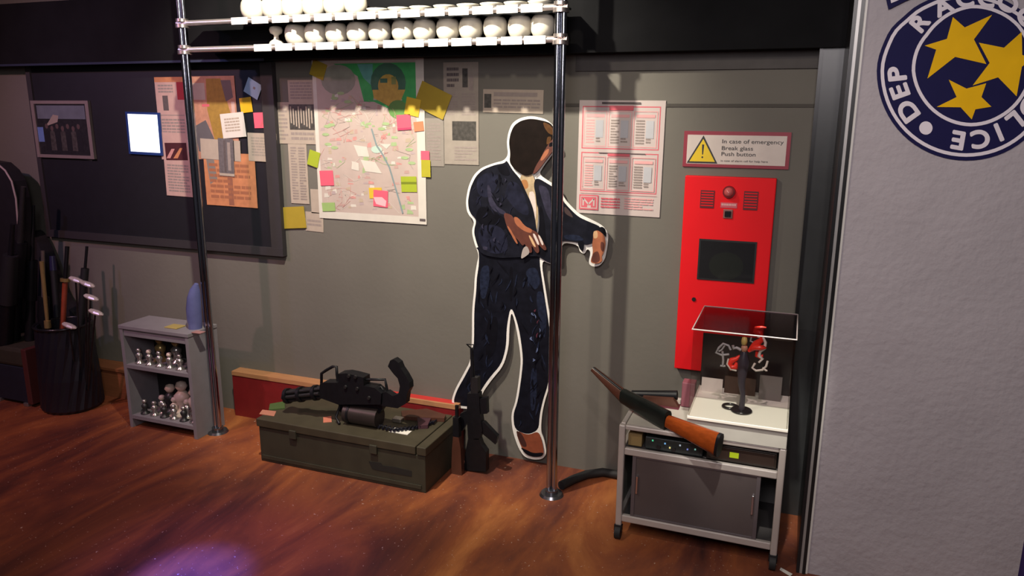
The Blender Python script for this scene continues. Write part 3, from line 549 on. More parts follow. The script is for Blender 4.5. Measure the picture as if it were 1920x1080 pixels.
for i, cx in enumerate([555,592,631,671,712,756,796,840,883,929,975,1018]):
    yc = 65 - (cx-555)*0.047; X = ony(cx, yc, PYY+0.086).x
    pot(X, tops, 0.0525, 0.094, 'white rounded pot, %s from the left of the round pots on the lower rail' % ordn[i], 'white pots on the lower rail')
    ptag(X, zL, 0.094, 'white tag under the %s round pot of the lower rail' % ordn[i], 'white tags on the lower rail')
X = ony(518, 66, PYY+0.086).x
b = MB().lathe([(0.0001,0),(0.036,0),(0.036,0.012),(0.030,0.022),(0.013,0.032),(0.011,0.045),(0.013,0.052),(0.028,0.060),(0.032,0.075),(0.028,0.088),(0.012,0.093),(0.0001,0.094)], (X, PYY+0.086, tops), n=24)
tag(b.build('goblet', pot_m, None, origin=(X, PYY+0.086, tops)), 'small white goblet at the left end of the lower rail', 'goblet')
ptag(X-0.005, zL, 0.10, 'white tag under the small goblet', 'white tags on the lower rail')
for i, cx in enumerate([473,511,549,588,628,667]):
    X = ony(cx, 10, PYY+0.086).x
    pot(X, zU+0.0125, 0.0525 if i else 0.056, 0.096, 'white rounded pot, %s from the left on the upper rail' % ordn[i], 'white pots on the upper rail')
    ptag(X, zU, 0.094, 'white tag under the %s pot of the upper rail' % ordn[i], 'white tags on the upper rail')
for i, cx in enumerate([708,748,789,834,878,922,967,1012]):
    X = ony(cx, 6, PYY+0.086).x; q0 = (X, PYY+0.086, zU+0.0125)
    b = MB().lathe([(0.0001,0),(0.035,0),(0.042,0.006),(0.048,0.018),(0.052,0.024),(0.049,0.024),(0.040,0.010),(0.0001,0.008)], q0, n=28)
    tag(b.build('white_dish', pot_m, None, origin=q0), 'shallow white dish, %s from the left on the upper rail' % ordn[i], 'dish', 'white dishes on the upper rail')
    ptag(X, zU, 0.094, 'white tag under the %s dish of the upper rail' % ordn[i], 'white tags on the upper rail')
# ------------------------------------------------------------------ low boards along the wall
t = thing('low_bench', (-2.3, WY-0.04, 0), 'long low red box with a pale wood rim along the back wall behind the crate', 'bench')
xa, xb, ya, yb, zt = -3.0, -1.555, 3.335, WY-0.001, 0.272
MB().box((xa, ya+0.004, 0), (xb, yb, zt-0.022)).build('box_body', red_box, t)
MB().box((xa, ya, zt-0.022), (xb, ya+0.014, zt+0.003), ch=0.001).box((xb-0.03, ya+0.014, zt-0.022), (xb, yb, zt+0.003), ch=0.001).box((xa, ya+0.014, zt-0.022), (-2.30, yb, zt+0.003)).build('wood_rim', wood_pine, t)
MB().box((-2.30, ya+0.014, zt-0.022), (xb-0.03, yb, zt-0.002)).build('top_inset', red_inset, t)
t = thing('low_board', (-4.2, WY-0.06, 0), 'brown wooden board box along the wall left of the small shelf', 'board')
MB().box((-5.2, 3.295, 0), (-3.45, WY-0.001, 0.175)).build('box_body', wood_brown, t)
MB().box((-5.2, 3.285, 0.175), (-3.45, WY-0.001, 0.192), ch=0.001).build('top_board', wood_brown, t)
# ------------------------------------------------------------------ green crate
cx0, cx1, cy0, cy1, cz = -2.475, -1.515, 2.897, 3.305, 0.233
t = thing('military_crate', ((cx0+cx1)/2, (cy0+cy1)/2, 0), 'olive green long metal crate on the floor under the big gun', 'crate')
ol = M('olive_paint', (0.036, 0.034, 0.021), 0.6, 0, 0.35, 14); ol2 = M('olive_paint_lid', (0.048, 0.040, 0.023), 0.55, 0, 0.35, 14)
MB().box((cx0+0.008, cy0+0.008, 0), (cx1-0.008, cy1-0.004, cz-0.045), ch=0.004).build('crate_body', ol, t)
lid = MB().box((cx0, cy0, cz-0.042), (cx1-0.055, cy1, cz), ch=0.004).build('lid', ol2, t)
MB().box((cx1-0.049, cy0, cz-0.042), (cx1, cy1, cz), ch=0.004).build('end_lid', ol2, t)
MB().box((cx0+0.02, cy0+0.003, 0.018), (cx1-0.03, cy0+0.008, 0.036)).build('bottom_rib', ol, t)
vs, fs = glyphs('AMMO BOX 42', 0.028)
sx = -1.80
s = Sheet((690, 865, 772, 895), cy0+0.0065, 0.001); s.base(M('stencil_black', (0.012, 0.012, 0.010), 0.7), [(0.02,0.25),(0.3,0.2),(0.34,0.35),(0.6,0.3),(0.98,0.35),(0.98,0.7),(0.5,0.72),(0.1,0.7)]); s.done('faded_stencil', '', '', parent=t)
for X in (cx0+0.22, cx1-0.28):
    MB().box((X-0.02, cy0-0.006, cz-0.075), (X+0.02, cy0+0.008, cz-0.03), ch=0.003).build('latch', ol, t)
# small things on the crate
def flat_on(name, quad, z, th, m, label, cat, group=None):
    return tag(MB().prism([onz(x, y, z+th) for x, y in quad], (0, 0, -th)).build(name, m), label, cat, group)
flat_on('white_card', [(739,801),(772,808),(764,815),(729,809)], cz, 0.002, white, 'white card on the crate top near the front edge', 'card')
flat_on('paper_tag', [(492,768),(518,771),(514,780),(486,776)], cz, 0.002, M('tag_pinkish', (0.42,0.17,0.11), 0.7), 'pinkish paper tag at the left end of the crate top', 'tag')
flat_on('paper_tag', [(606,782),(621,780),(622,791),(606,792)], cz, 0.002, M('tag_salmon', (0.5,0.16,0.10), 0.7), 'salmon paper tag in front of the gun barrel', 'tag')
flat_on('green_cloth', [(506,757),(534,752),(534,765),(504,768)], cz, 0.006, M('cloth_green', (0.05,0.09,0.02), 0.9), 'small folded green cloth under the gun muzzle', 'cloth')
# heavy gun on crate (profile in its own vertical plane, real thickness)
GY = 3.02
def gp_(poly, y=GY): return [ony(560 + a/6.354, 650 + c/6.354, y) for a, c in poly]
t = thing('machine_gun', ony(690, 770, GY) , 'large black machine gun with carry loop and curved stock lying on the green crate', 'gun')
t.location.z = cz; t['_w'] = tuple(t.location)
T = 0.06
MB().prism(gp_([(250,450),(290,430),(470,430),(470,325),(560,318),(640,335),(770,370),(775,470),(900,490),(985,560),(975,690),(470,690),(250,610)], GY-T/2), (0, T, 0)).build('receiver', gun_black, t)
m0, m1 = gp_([(-160,590),(280,540)]); bb = MB(); ax = (m1-m0).normalized()
for k in range(6):
    a = k*math.pi/3; off = V((0, math.cos(a), math.sin(a)))*0.024; bb.cyl(m0+off, m1+off, 0.0105, n=12)
bar = bb.build('barrel_cluster', gun_grey, t)
for fr_ in (0.04, 0.4, 0.8): c = m0.lerp(m1, fr_); MB().cyl(c, c+ax*0.018, 0.040, n=20).build('barrel_clamp', gun_black, bar)
MB().tube(gp_([(272,450),(272,320),(330,280),(405,238),(452,238),(456,330),(470,420)]), 0.0075, n=8).build('carry_handle', gun_black, t)
MB().tube(gp_([(770,395),(860,390),(1030,392),(1045,470),(1070,610)]), 0.007, n=8).build('top_frame', gun_black, t)
MB().tube(gp_([(975,600),(905,560),(915,500),(985,480),(1010,520)]), 0.006, n=8).build('trigger_guard', gun_black, t)
MB().prism(gp_([(1062,235),(1090,165),(1130,150),(1190,195),(1215,260),(1270,340),(1318,430),(1322,500),(1290,560),(1275,680),(1180,735),(940,700),(940,560),(1040,540),(1120,590),(1190,560),(1205,470),(1180,380),(1125,320)], GY-0.02), (0, 0.04, 0)).build('curved_stock', gun_black, t)
c0, c1 = gp_([(560,790),(950,790)]); c0.z = c1.z = cz + 0.052
MB().cyl(c0 + V((0,0.01,0)), c1 + V((0,0.01,0)), 0.050, n=28).build('ammunition_drum', M('drum_brown', (0.040, 0.030, 0.028), 0.4, 0.4, 0.3), t)
c2 = c0.lerp(c1, 0.12); MB().cyl(c2 + V((0,0.01,0)), c2 + V((0.012,0.01,0)), 0.053, n=28).build('drum_band', gun_black, t)
b0 = MB(); MB().prism(gp_([(470,660),(980,660),(1000,740),(960,800),(900,770),(560,760),(520,800),(480,760)], GY+0.0), (0, 0.035, 0)).build('lower_frame', gun_black, t)
for a_, c_ in ((600,350),(680,360),(560,480),(700,500),(840,610)): k_ = gp_([(a_, c_)], GY-T/2)[0]; MB().cyl(k_, k_-V((0,0.008,0)), 0.010, 0.008, n=12).build('bolt', gun_grey, t)
e = gp_([(500,690),(470,820),(540,890)]); b0.tube([(p.x, GY-0.02*k, max(p.z, cz+0.007)) for k, p in enumerate(e)], 0.007, n=8); b0.build('front_strut', gun_black, t)
e = onz(745, 790, cz); MB().box(e + V((-0.02,-0.02,0)), e + V((0.03,0.02,0.022)), ch=0.004).build('metal_catch', M('catch_metal', (0.5,0.46,0.42), 0.25, 0.9), t)
p = [onz(x, y, cz+0.012) for x, y in ((700,795),(740,805),(780,800),(815,790))]
t2 = thing('ammunition_belt', p[0], 'dark ammunition belt curling in front of the big gun', 'ammunition belt')
b = MB()
for i in range(18):
    k = i/17*3; j = min(int(k), 2); c = p[j].lerp(p[j+1], k-j) ; b.cyl(c + V((0,-0.022,0)), c + V((0,0.018,0)), 0.006, 0.0045, n=8)
b.build('rounds', M('round_blueblack', (0.015,0.015,0.03), 0.3, 0.6), t2); MB().tube([q_ + V((0,0,0.001)) for q_ in p], 0.004, n=6).build('belt_link', gun_black, t2)
# pistol lying behind the stock
z = cz + 0.001; qd = [(752,772),(800,768),(838,779),(834,786),(806,786),(800,797),(782,800),(776,790),(754,784)]
t = thing('pistol', onz(795, 782, z), 'small dark brown pistol lying flat on the right of the crate', 'pistol')
MB().prism([onz(x, y, z+0.02) for x, y in [(752,770),(800,766),(836,777),(833,784),(780,782),(754,780)]], (0,0,-0.02)).build('slide', wood_dark, t)
MB().prism([onz(x, y, z+0.018) for x, y in [(782,782),(808,784),(802,797),(784,798)]], (0,0,-0.018)).build('grip', M('grip_violet', (0.06,0.02,0.03), 0.6), t)
# ------------------------------------------------------------------ assault rifle right of the crate
AY = 3.20
def ap(poly, y=AY): return [ony(840 + a/3.724, 620 + c/3.724, y) for a, c in poly]
t = thing('assault_rifle', (-1.40, AY, 0), 'black assault rifle standing upright between the crate and the cutout', 'rifle')
zf = lambda pts: [V((p.x, p.y, max(p.z, 0.002))) for p in pts]
MB().prism(zf(ap([(135,440),(215,440),(225,600),(240,700),(215,760),(140,760),(130,600)], AY-0.02)), (0,0.04,0)).build('receiver', gun_black, t)
MB().cyl(*ap([(178,445),(165,120)]), 0.012, 0.008, n=14).build('barrel', gun_black, t)
MB().prism(ap([(165,330),(205,330),(208,450),(158,450)], AY-0.018), (0,0.036,0)).build('handguard', gun_grey, t)
MB().tube(ap([(168,130),(130,95),(180,98),(172,150)]), 0.004, n=6).build('front_sight', gun_black, t)
MB().prism(ap([(212,480),(268,470),(272,580),(215,585)], AY-0.015), (0,0.03,0)).build('scope', gun_black, t)
MB().prism(ap([(215,635),(250,640),(345,740),(330,795),(300,770),(215,700)], AY-0.013), (0,0.026,0)).build('magazine', gun_black, t)
MB().prism(zf(ap([(140,755),(215,755),(230,800),(265,850),(265,985),(110,985),(120,850)], AY-0.02)), (0,0.04,0)).build('stock', gun_black, t)
MB().prism(zf(ap([(130,560),(85,580),(70,700),(100,700),(135,640)], AY-0.012)), (0,0.024,0)).build('pistol_grip', gun_black, t)
t = thing('carbine', (-1.485, 3.14, 0), 'short dark brown carbine leaning on the right end of the crate', 'rifle')
def lean(x, z): return V((x, 3.13 + 0.0*z, z))
MB().prism([lean(*p) for p in [(-1.497,0.0),(-1.440,0.0),(-1.445,0.14),(-1.455,0.20),(-1.485,0.20),(-1.492,0.13)]], (0,0.035,0)).build('stock', wood_dark, t)
MB().prism([lean(*p) for p in [(-1.487,0.20),(-1.453,0.20),(-1.455,0.30),(-1.485,0.30)]], (0,0.03,0)).build('receiver', gun_black, t)
MB().cyl((-1.47,3.145,0.30), (-1.47,3.145,0.36), 0.009, n=12).build('barrel', gun_black, t)
# ------------------------------------------------------------------ small shelf unit
t = thing('shelf_unit', (-3.18, 3.08, 0), 'small grey shelf unit with silver figurines behind the left pole', 'shelf')
gx0, gx1, gy0, gy1, gz = -3.435, -2.955, 2.985, 3.20, 0.60
gy = M('shelf_grey', (0.20, 0.185, 0.20), 0.5, 0, 0.15)
for X in (gx0, gx1-0.022): MB().box((X, gy0, 0), (X+0.022, gy1, gz-0.02), ch=0.001).build('side_panel', gy, t)
MB().box((gx0-0.004, gy0-0.004, gz-0.02), (gx1+0.004, gy1, gz), ch=0.002).build('top_board', gy, t)
MB().box((gx0+0.022, gy1-0.012, 0.06), (gx1-0.022, gy1, gz-0.02)).build('back_panel', M('shelf_back_black', (0.015,0.014,0.016), 0.6), t)
sz1 = 0.375; sz0 = 0.075
for zz in (sz0, sz1): MB().box((gx0+0.022, gy0, zz-0.022), (gx1-0.022, gy1-0.012, zz), ch=0.001).build('shelf_board', gy, t)
MB().box((gx0+0.022, gy0+0.006, gz-0.06), (gx1-0.022, gy0+0.016, gz-0.02)).build('top_apron', gy, t)
sil = M('figurine_silver', (0.45, 0.42, 0.40), 0.22, 0.8, 0.2); gold = M('figurine_gold', (0.42, 0.30, 0.12), 0.3, 0.6, 0.2); por = M('figurine_porcelain', (0.62, 0.50, 0.42), 0.4, 0, 0.1); drk = M('figurine_black', (0.02, 0.02, 0.02), 0.4)
def figurine(x, y, z, h, m, mh, label, group):
    t = thing('figurine', (x, y, z), label, 'figurine', group)
    MB().lathe([(0.0001,0),(0.30*h,0),(0.30*h,0.06*h),(0.16*h,0.12*h),(0.13*h,0.3*h),(0.20*h,0.45*h),(0.22*h,0.58*h),(0.10*h,0.70*h),(0.07*h,0.72*h)], (x,y,z), n=16).build('body', m, t)
    MB().lathe([(0.0001,0.70*h),(0.10*h,0.72*h),(0.17*h,0.84*h),(0.12*h,0.96*h),(0.0001,h)], (x,y,z), n=16).build('head', mh, t)
g1 = 'small figurines on the upper shelf'
for i in range(6): figurine(gx0+0.075+i*0.072, gy0+0.045, sz1, 0.088, sil, por if i % 2 else sil, 'small silver figurine in the front row of the upper shelf, %s from the left' % ordn[i], g1)
for i in range(3): figurine(gx0+0.15+i*0.115, gy0+0.125, sz1, 0.14, gold if i == 0 else sil, gold if i < 2 else por, 'taller figurine in the back row of the upper shelf, %s from the left' % ordn[i], g1)
g2 = 'small figurines on the lower shelf'
for i in range(6): figurine(gx0+0.075+i*0.070, gy0+0.045, sz0, 0.085, sil if i % 2 else drk, sil, 'small silver figurine in the front row of the lower shelf, %s from the left' % ordn[i], g2)
for i in range(3): figurine(gx0+0.20+i*0.085, gy0+0.115, sz0, 0.20 if i == 1 else 0.17, drk if i == 0 else por, por, 'tall pale figurine at the back of the lower shelf, %s from the left' % ordn[i], g2)
for i in range(3): figurine(gx0+0.165+i*0.09, gy0+0.085, sz0, 0.11, por if i == 1 else sil, por, 'middle size figurine in front of the tall pale ones, %s from the left' % ordn[i], g2)
# things on top of it
tz = gz
b = MB(); c = ony(364, 590, 3.09); c.z = tz
bt = [(0.0, 0.0), (0.0, 0.05), (0.002, 0.11), (0.010, 0.17), (0.022, 0.215), (0.035, 0.25)]
b.tube([c + V((dx, 0, dz)) for dx, dz in bt], [0.036, 0.040, 0.040, 0.036, 0.027, 0.010], n=20)
tag(b.build('blue_glass_vase', M('blue_glass', (0.10, 0.11, 0.25), 0.15, 0, 0.3), None, origin=c), 'slim blue vase with a bent tip on top of the small shelf', 'vase')
c = ony(328, 589, 3.06); c.z = tz
tag(MB().box((c.x-0.055, c.y-0.03, tz), (c.x+0.03, c.y+0.04, tz+0.006), ch=0.002).build('yellow_card', M('card_yellow_olive', (0.34,0.26,0.08), 0.7)), 'small yellow card lying on the left of the small shelf top', 'card')
c = ony(370, 600, 3.03); c.z = tz
tag(MB().box((c.x-0.03, c.y-0.02, tz), (c.x+0.03, c.y+0.02, tz+0.004), ch=0.001).build('pink_card', M('card_dull_pink', (0.30,0.15,0.14), 0.7)), 'small dull pink card lying in front of the blue vase', 'card')
# ------------------------------------------------------------------ left corner pile
t = thing('black_bin', (-4.0, 3.0, 0), 'black ribbed round bin full of golf clubs in the left corner', 'bin')
bc = V((-4.01, 3.10, 0))
b = MB(); N = 48; prof2 = [(0.155, 0.0), (0.165, 0.02), (0.160, 0.20), (0.150, 0.40), (0.145, 0.50), (0.150, 0.515), (0.135, 0.515), (0.130, 0.40)]
vs = []; 
for k, (r, z) in enumerate(prof2):
    for j in range(N):
        tt = 2*math.pi*j/N + (z*1.2); rr = r*(1.0 + (0.035 if (j % 2 and 0 < k < 5) else 0)); vs.append(bc + V((rr*math.cos(tt), rr*math.sin(tt), z)))
b.add(vs, [(i*N+j, i*N+(j+1) % N, (i+1)*N+(j+1) % N, (i+1)*N+j) for i in range(len(prof2)-1) for j in range(N)])
b.add([bc + V((0.15*math.cos(2*math.pi*j/N), 0.15*math.sin(2*math.pi*j/N), 0.01)) for j in range(N)], [tuple(range(N))])
b.build('bin_body', M('bin_black', (0.010, 0.010, 0.016), 0.38, 0, 0.2), t)
MB().tube([bc + V((0.152*math.cos(a*0.262), 0.152*math.sin(a*0.262), 0.515)) for a in range(24)], 0.008, n=8, closed=True).build('bin_rim', black_g, t)
t = thing('storage_trunk', (-4.45, 3.05, 0), 'low dark trunk with an olive lid and a brown leather edge in the left corner', 'trunk')
MB().box((-4.95, 2.99, 0.02), (-4.20, 3.27, 0.245), ch=0.006).build('trunk_body', M('trunk_navy', (0.010, 0.013, 0.025), 0.6, 0, 0.3), t)
MB().box((-4.955, 2.985, 0.245), (-4.20, 3.272, 0.36), ch=0.02).build('lid', M('trunk_olive', (0.030, 0.026, 0.016), 0.7, 0, 0.3), t)
MB().box((-4.235, 2.978, 0.02), (-4.195, 3.275, 0.365), ch=0.004).build('leather_edge', M('leather_brown', (0.075, 0.020, 0.018), 0.5), t)
for X in (-4.75, -4.50, -4.26): MB().box((X-0.02, 2.980, 0.0), (X+0.02, 3.01, 0.022), ch=0.003).build('metal_foot', steel, t)
def club(px_, py_, hook, label):
    hd = ony(px_, py_, 2.97); ft = V((bc.x + (hd.x-bc.x)*0.25, bc.y, 0.03)); t = thing('golf_club', ft, label, 'golf club', 'golf clubs in the black bin')
    sh_ = hd + V((-0.02*hook, 0.01, 0.0)); MB().cyl(ft, sh_, 0.006, 0.005, n=8).build('shaft', gun_grey, t)
    q = MB(); q.add([hd + V(p) for p in [(-0.070,-0.03,0.004),(0.065,-0.035,-0.022),(0.07,0.02,-0.022),(-0.065,0.025,0.0),(-0.065,-0.02,0.034),(0.06,-0.02,0.006),(0.06,0.02,0.004),(-0.06,0.02,0.034)]], [(0,3,2,1),(4,5,6,7),(0,1,5,4),(1,2,6,5),(2,3,7,6),(3,0,4,7)])
    q.build('club_head', M('club_silver', (0.80, 0.74, 0.66), 0.3, 0.45), t, subsurf=1)
club(144, 526, 1, 'golf club with the highest silver head in the black bin'); club(165, 534, 1, 'golf club whose silver head lies just right of the highest one'); club(172, 559, 1, 'golf club with a short silver head below the top two'); club(181, 587, 1, 'golf club with the lowest silver head at the right bin edge'); club(131, 612, 1, 'golf club with a silver head just above the bin rim')
def stick(name, a, b_, y0, y1, parts, label, cat, group=None):
    """long thing from its foot pixel a at depth y0 to its tip pixel b_ at depth y1; parts: (name, t0, t1, r0, r1, material)"""
    P0 = ony(a[0], a[1], y0); P1 = ony(b_[0], b_[1], y1); P0.z = 0.363 if P0.x < -4.2 else 0.03; t = thing(name, P0, label, cat, group)
    for nm, t0, t1, r0, r1, m in parts: MB().cyl(P0.lerp(P1, t0), P0.lerp(P1, t1), r0, r1, n=12).build(nm, m, t)
    return t
orangeh = M('sheath_orange', (0.30, 0.055, 0.025), 0.4, 0, 0.3)
def trunk_foot(px_, y): # pixel of a point just on the trunk lid under px_
    return px_
stick('sheathed_sword', (92,632), (126,462), 3.04, 3.18, [('sheath',0,0.78,0.017,0.015,orangeh),('guard',0.78,0.80,0.028,0.028,gold),('hilt',0.80,1.0,0.011,0.012,gun_black)], 'sword in an orange red sheath standing in the left corner', 'sword')
stick('folded_umbrella', (125,640), (163,462), 3.12, 3.24, [('canopy',0.0,0.86,0.018,0.022,black_m),('handle',0.86,1.0,0.008,0.008,gun_black)], 'black folded umbrella right of the orange red sword', 'umbrella')
stick('rifle', (56,640), (63,385), 3.14, 3.22, [('stock',0,0.30,0.030,0.024,gun_black),('receiver',0.30,0.60,0.034,0.030,gun_black),('barrel',0.60,1.0,0.012,0.008,gun_black)], 'thin barrelled rifle whose muzzle rises beside the blackboard edge', 'rifle', 'rifles in the left corner')
stick('rifle', (28,650), (44,350), 3.11, 3.15, [('stock',0,0.30,0.036,0.030,gun_black),('receiver',0.30,0.65,0.045,0.040,gun_black),('barrel',0.65,1.0,0.022,0.014,gun_grey)], 'thick black rifle next to the rounded case', 'rifle', 'rifles in the left corner')
stick('rifle', (72,650), (80,470), 3.06, 3.10, [('stock',0,0.35,0.034,0.030,gun_black),('receiver',0.35,0.70,0.036,0.030,gun_black),('barrel',0.70,1.0,0.012,0.010,M('barrel_pale', (0.30,0.25,0.23), 0.3, 0.8))], 'rifle with a pale metal muzzle left of the orange sword', 'rifle', 'rifles in the left corner')
stick('rifle', (10,650), (24,420), 3.035, 3.04, [('stock',0,0.35,0.045,0.040,gun_black),('receiver',0.35,0.75,0.050,0.040,black_m),('barrel',0.75,1.0,0.016,0.012,gun_black)], 'short black rifle in front of the rounded case', 'rifle', 'rifles in the left corner')
stick('walking_stick', (106,640), (98,480), 3.14, 3.22, [('shaft',0,0.9,0.022,0.018,black_m),('knob',0.9,1.0,0.02,0.016,M('knob_blueblack', (0.02,0.02,0.06), 0.3))], 'dark stick with a blue black knob beside the orange sword', 'stick')
stick('dagger', (76,560), (78,490), 3.00, 3.03, [('blade',0,0.55,0.006,0.009,chrome),('guard',0.55,0.6,0.018,0.018,gold),('hilt',0.6,1.0,0.010,0.012,gold)], 'small dagger with a golden hilt in the left corner', 'dagger')
t = thing('cloth_cover', (-4.5, 3.30, 0.37), 'black cloth bag slumped behind the rifles in the left corner', 'bag')
MB().prism([V((p_.x, p_.y, max(p_.z, 0.196))) for p_ in [ony(x, y, 3.30) for x, y in chaikin([(20,470),(40,440),(56,432),(70,452),(92,510),(108,560),(150,600),(152,640),(150,700),(20,700)], 2)]], (0, 0.08, 0)).build('bag_body', M('bag_black', (0.010,0.009,0.012), 0.8, 0, 0.5, 30), t)
t = thing('rounded_case', (-4.85, 3.2, 0.36), 'large rounded dark case with a pale piped edge at the left picture edge', 'case')
pp = [(-60,310),(-30,302),(-6,306),(10,320),(22,340),(30,372),(34,420),(34,600),(30,650),(-80,650),(-80,330)]
b = MB().prism([V((p_.x, p_.y, max(p_.z, 0.366))) for p_ in [ony(x, y, 3.19) for x, y in pp]], (0, 0.09, 0)); b.build('case_body', M('case_black', (0.012, 0.011, 0.014), 0.5, 0, 0.3), t)
MB().tube([ony(x, y, 3.188) for x, y in [(-30,302),(-6,306),(10,320),(22,340),(30,372),(34,420)]], 0.006, n=8).build('piping', M('case_piping', (0.30, 0.24, 0.23), 0.5), t)
# ------------------------------------------------------------------ rolling cart
kx0, kx1, ky0, ky1, kz = -0.605, 0.040, 2.850, 3.250, 0.515
t = thing('rolling_cart', ((kx0+kx1)/2, 3.05, 0), 'silver grey tube frame cart on black castors at the right', 'cart')
cf = M('cart_silver', (0.52, 0.47, 0.44), 0.4, 0.35, 0.1)
L = 0.026
for X in (kx0, kx1-L):
    for Y in (ky0, ky1-L):
        lg = MB().box((X, Y, 0.062), (X+L, Y+L, kz-0.001), ch=0.005).build('leg', cf, t)
        wc = V((X+L/2, Y+L/2-0.004, 0.030)); wh = MB().cyl(wc + V((-0.012,0,0)), wc + V((0.012,0,0)), 0.030, n=24); wh.build('castor', rubber, lg)
        MB().box(wc + V((-0.017,-0.012,0.005)), wc + V((0.017,0.012,0.034)), ch=0.003).build('castor_fork', black_g, lg)
def rim(name, z, hh, m):
    b = MB()
    b.box((kx0+L, ky0+0.003, z-hh), (kx1-L, ky0+L-0.003, z), ch=0.004).box((kx0+L, ky1-L+0.003, z-hh), (kx1-L, ky1-0.003, z), ch=0.004)
    b.box((kx0+0.003, ky0+L, z-hh), (kx0+L-0.003, ky1-L, z), ch=0.004).box((kx1-L+0.003, ky0+L, z-hh), (kx1-0.003, ky1-L, z), ch=0.004)
    return b.build(name, m, t)
rim('top_rim', kz, 0.020, cf); rim('middle_rim', 0.415, 0.030, cf); rim('bottom_rim', 0.112, 0.030, cf)
MB().box((kx0+L, ky0+L, kz-0.012), (kx1-L, ky1-L, kz-0.002)).build('top_board', M('cart_top', (0.42, 0.39, 0.34), 0.5), t)
MB().box((kx0+L, ky0+L-0.006, 0.402), (kx1-L, ky1-L, 0.410)).build('middle_shelf', M('cart_shelf_dark', (0.05,0.045,0.045), 0.6), t)
MB().box((kx0+L, ky0+L, 0.088), (kx1-L, ky1-L, 0.098)).build('bottom_shelf', M('cart_shelf_dark', (0.05,0.045,0.045), 0.6), t)
gl = M('door_glass_grey', (0.085, 0.070, 0.070), 0.22, 0.1, 0.2, 6)
dr = MB().box((-0.53, ky0+0.012, 0.118), (-0.058, ky0+0.020, 0.380)).build('door', gl, t)
b = MB(); 
for a0, a1 in (((-0.545,0.113),(-0.53,0.385)),((-0.058,0.113),(-0.043,0.385)),((-0.53,0.113),(-0.058,0.120)),((-0.53,0.378),(-0.058,0.385))): b.box((a0[0], ky0+0.008, a0[1]), (a1[0], ky0+0.022, a1[1]), ch=0.001)
b.build('door_frame', M('door_frame_grey', (0.14, 0.12, 0.13), 0.4, 0.4), dr)
for X in (-0.522, -0.066): MB().box((X-0.004, ky0+0.0, 0.22), (X+0.004, ky0+0.012, 0.30), ch=0.002).build('handle', chrome, dr)
MB().box((kx0+L, ky1-L-0.01, 0.098), (kx1-L, ky1-L, 0.402)).build('back_panel', M('cart_back', (0.16,0.155,0.15), 0.6), t)
for X in (kx0+0.004, ): MB().box((X, ky0+L, 0.112), (X+0.004, ky1-L, 0.385)).build('side_panel', M('cart_side', (0.22,0.22,0.20), 0.5), t)
MB().box((kx1-0.008, ky0+L, 0.112), (kx1-0.004, ky1-L, 0.385)).build('side_panel', black_m, t)
# electronics in the upper bay
t = thing('electronics_unit', (-0.38, 2.97, 0.415), 'dark electronics unit with tiny lights in the upper bay of the cart', 'electronics')
MB().box((-0.50, 2.880, 0.4155), (-0.27, 3.12, 0.468), ch=0.003).build('casing', M('unit_dark', (0.020, 0.026, 0.026), 0.35, 0, 0.6, 70), t)
for i, (X, Z_, col) in enumerate([(-0.47,0.455,(0.1,0.8,0.4)),(-0.42,0.45,(0.2,0.5,0.9)),(-0.40,0.435,(0.9,0.8,0.3)),(-0.36,0.452,(0.5,0.6,0.7)),(-0.33,0.44,(0.25,0.3,0.8)),(-0.30,0.445,(0.3,0.7,0.6))]):
    MB().box((X-0.003, 2.8775, Z_-0.003), (X+0.003, 2.880, Z_+0.003)).build('indicator_light', M('led_%d' % i, col, 0.3, emit=col + (0.35,)), t)
for X in (-0.445, -0.385): MB().cyl((X, 2.880, 0.43), (X, 2.872, 0.43), 0.009, n=16).build('knob', gun_grey, t)
tag(MB().box((-0.572, 2.885, 0.4155), (-0.515, 3.06, 0.470), ch=0.003).build('cardboard_box', M('box_ochre', (0.24,0.16,0.06), 0.7)), 'small ochre cardboard box at the left of the cart upper bay', 'box')
t = thing('dark_drawer_box', (-0.12, 2.95, 0.4155), 'flat black brown box in the right half of the cart upper bay', 'box')
MB().box((-0.255, 2.875, 0.4155), (0.008, 3.15, 0.482), ch=0.003).build('box_body', M('box_umber', (0.022,0.014,0.010), 0.45), t)
MB().box((-0.245, 2.872, 0.425), (0.0, 2.875, 0.475), ch=0.001).build('box_front', M('box_umber_front', (0.030,0.018,0.014), 0.4), t)
s = Sheet((1368, 849, 1385, 859), 2.8705, 0.001); s.base(M('note_acid_green', (0.42, 0.55, 0.01), 0.6, emit=(0.42,0.55,0.01,0.0))); s.done('sticky_note', 'tiny acid green note on the dark box in the cart', 'note')
# ------------------------------------------------------------------ glass display case
ex0, ex1, ey0, ey1, ez, et = -0.335, 0.038, 2.835, 3.215, 0.600, 0.950
t = thing('display_case', ((ex0+ex1)/2, 3.02, kz), 'clear display case with a white base standing on the cart', 'display case')
MB().box((ex0, ey0+0.012, kz), (ex1, ey1, ez-0.012), ch=0.003).build('base', M('case_base_grey', (0.50, 0.48, 0.43), 0.45), t)
MB().box((ex0, ey0, ez-0.012), (ex1, ey1, ez), ch=0.002).build('base_top', M('case_base_white', (0.88, 0.84, 0.74), 0.4, 0, 0.02), t)
ac = glass('acrylic_clear', (0.93, 0.93, 0.92), 0.05); th = 0.004
MB().box((ex0+0.003, ey0+0.004, ez), (ex1-0.003, ey0+0.004+th, et)).build('front_pane', ac, t)
MB().box((ex0+0.003, ey0+0.010, ez), (ex0+0.003+th, ey1-0.012, et)).build('side_pane', ac, t)
MB().box((ex1-0.003-th, ey0+0.010, ez), (ex1-0.003, ey1-0.012, et)).build('side_pane', ac, t)
zb = ony(1400, 633, 3.2).z
MB().box((ex0+0.003, ey1-0.010, zb), (ex1-0.003, ey1-0.006, et)).build('back_pane', ac, t)
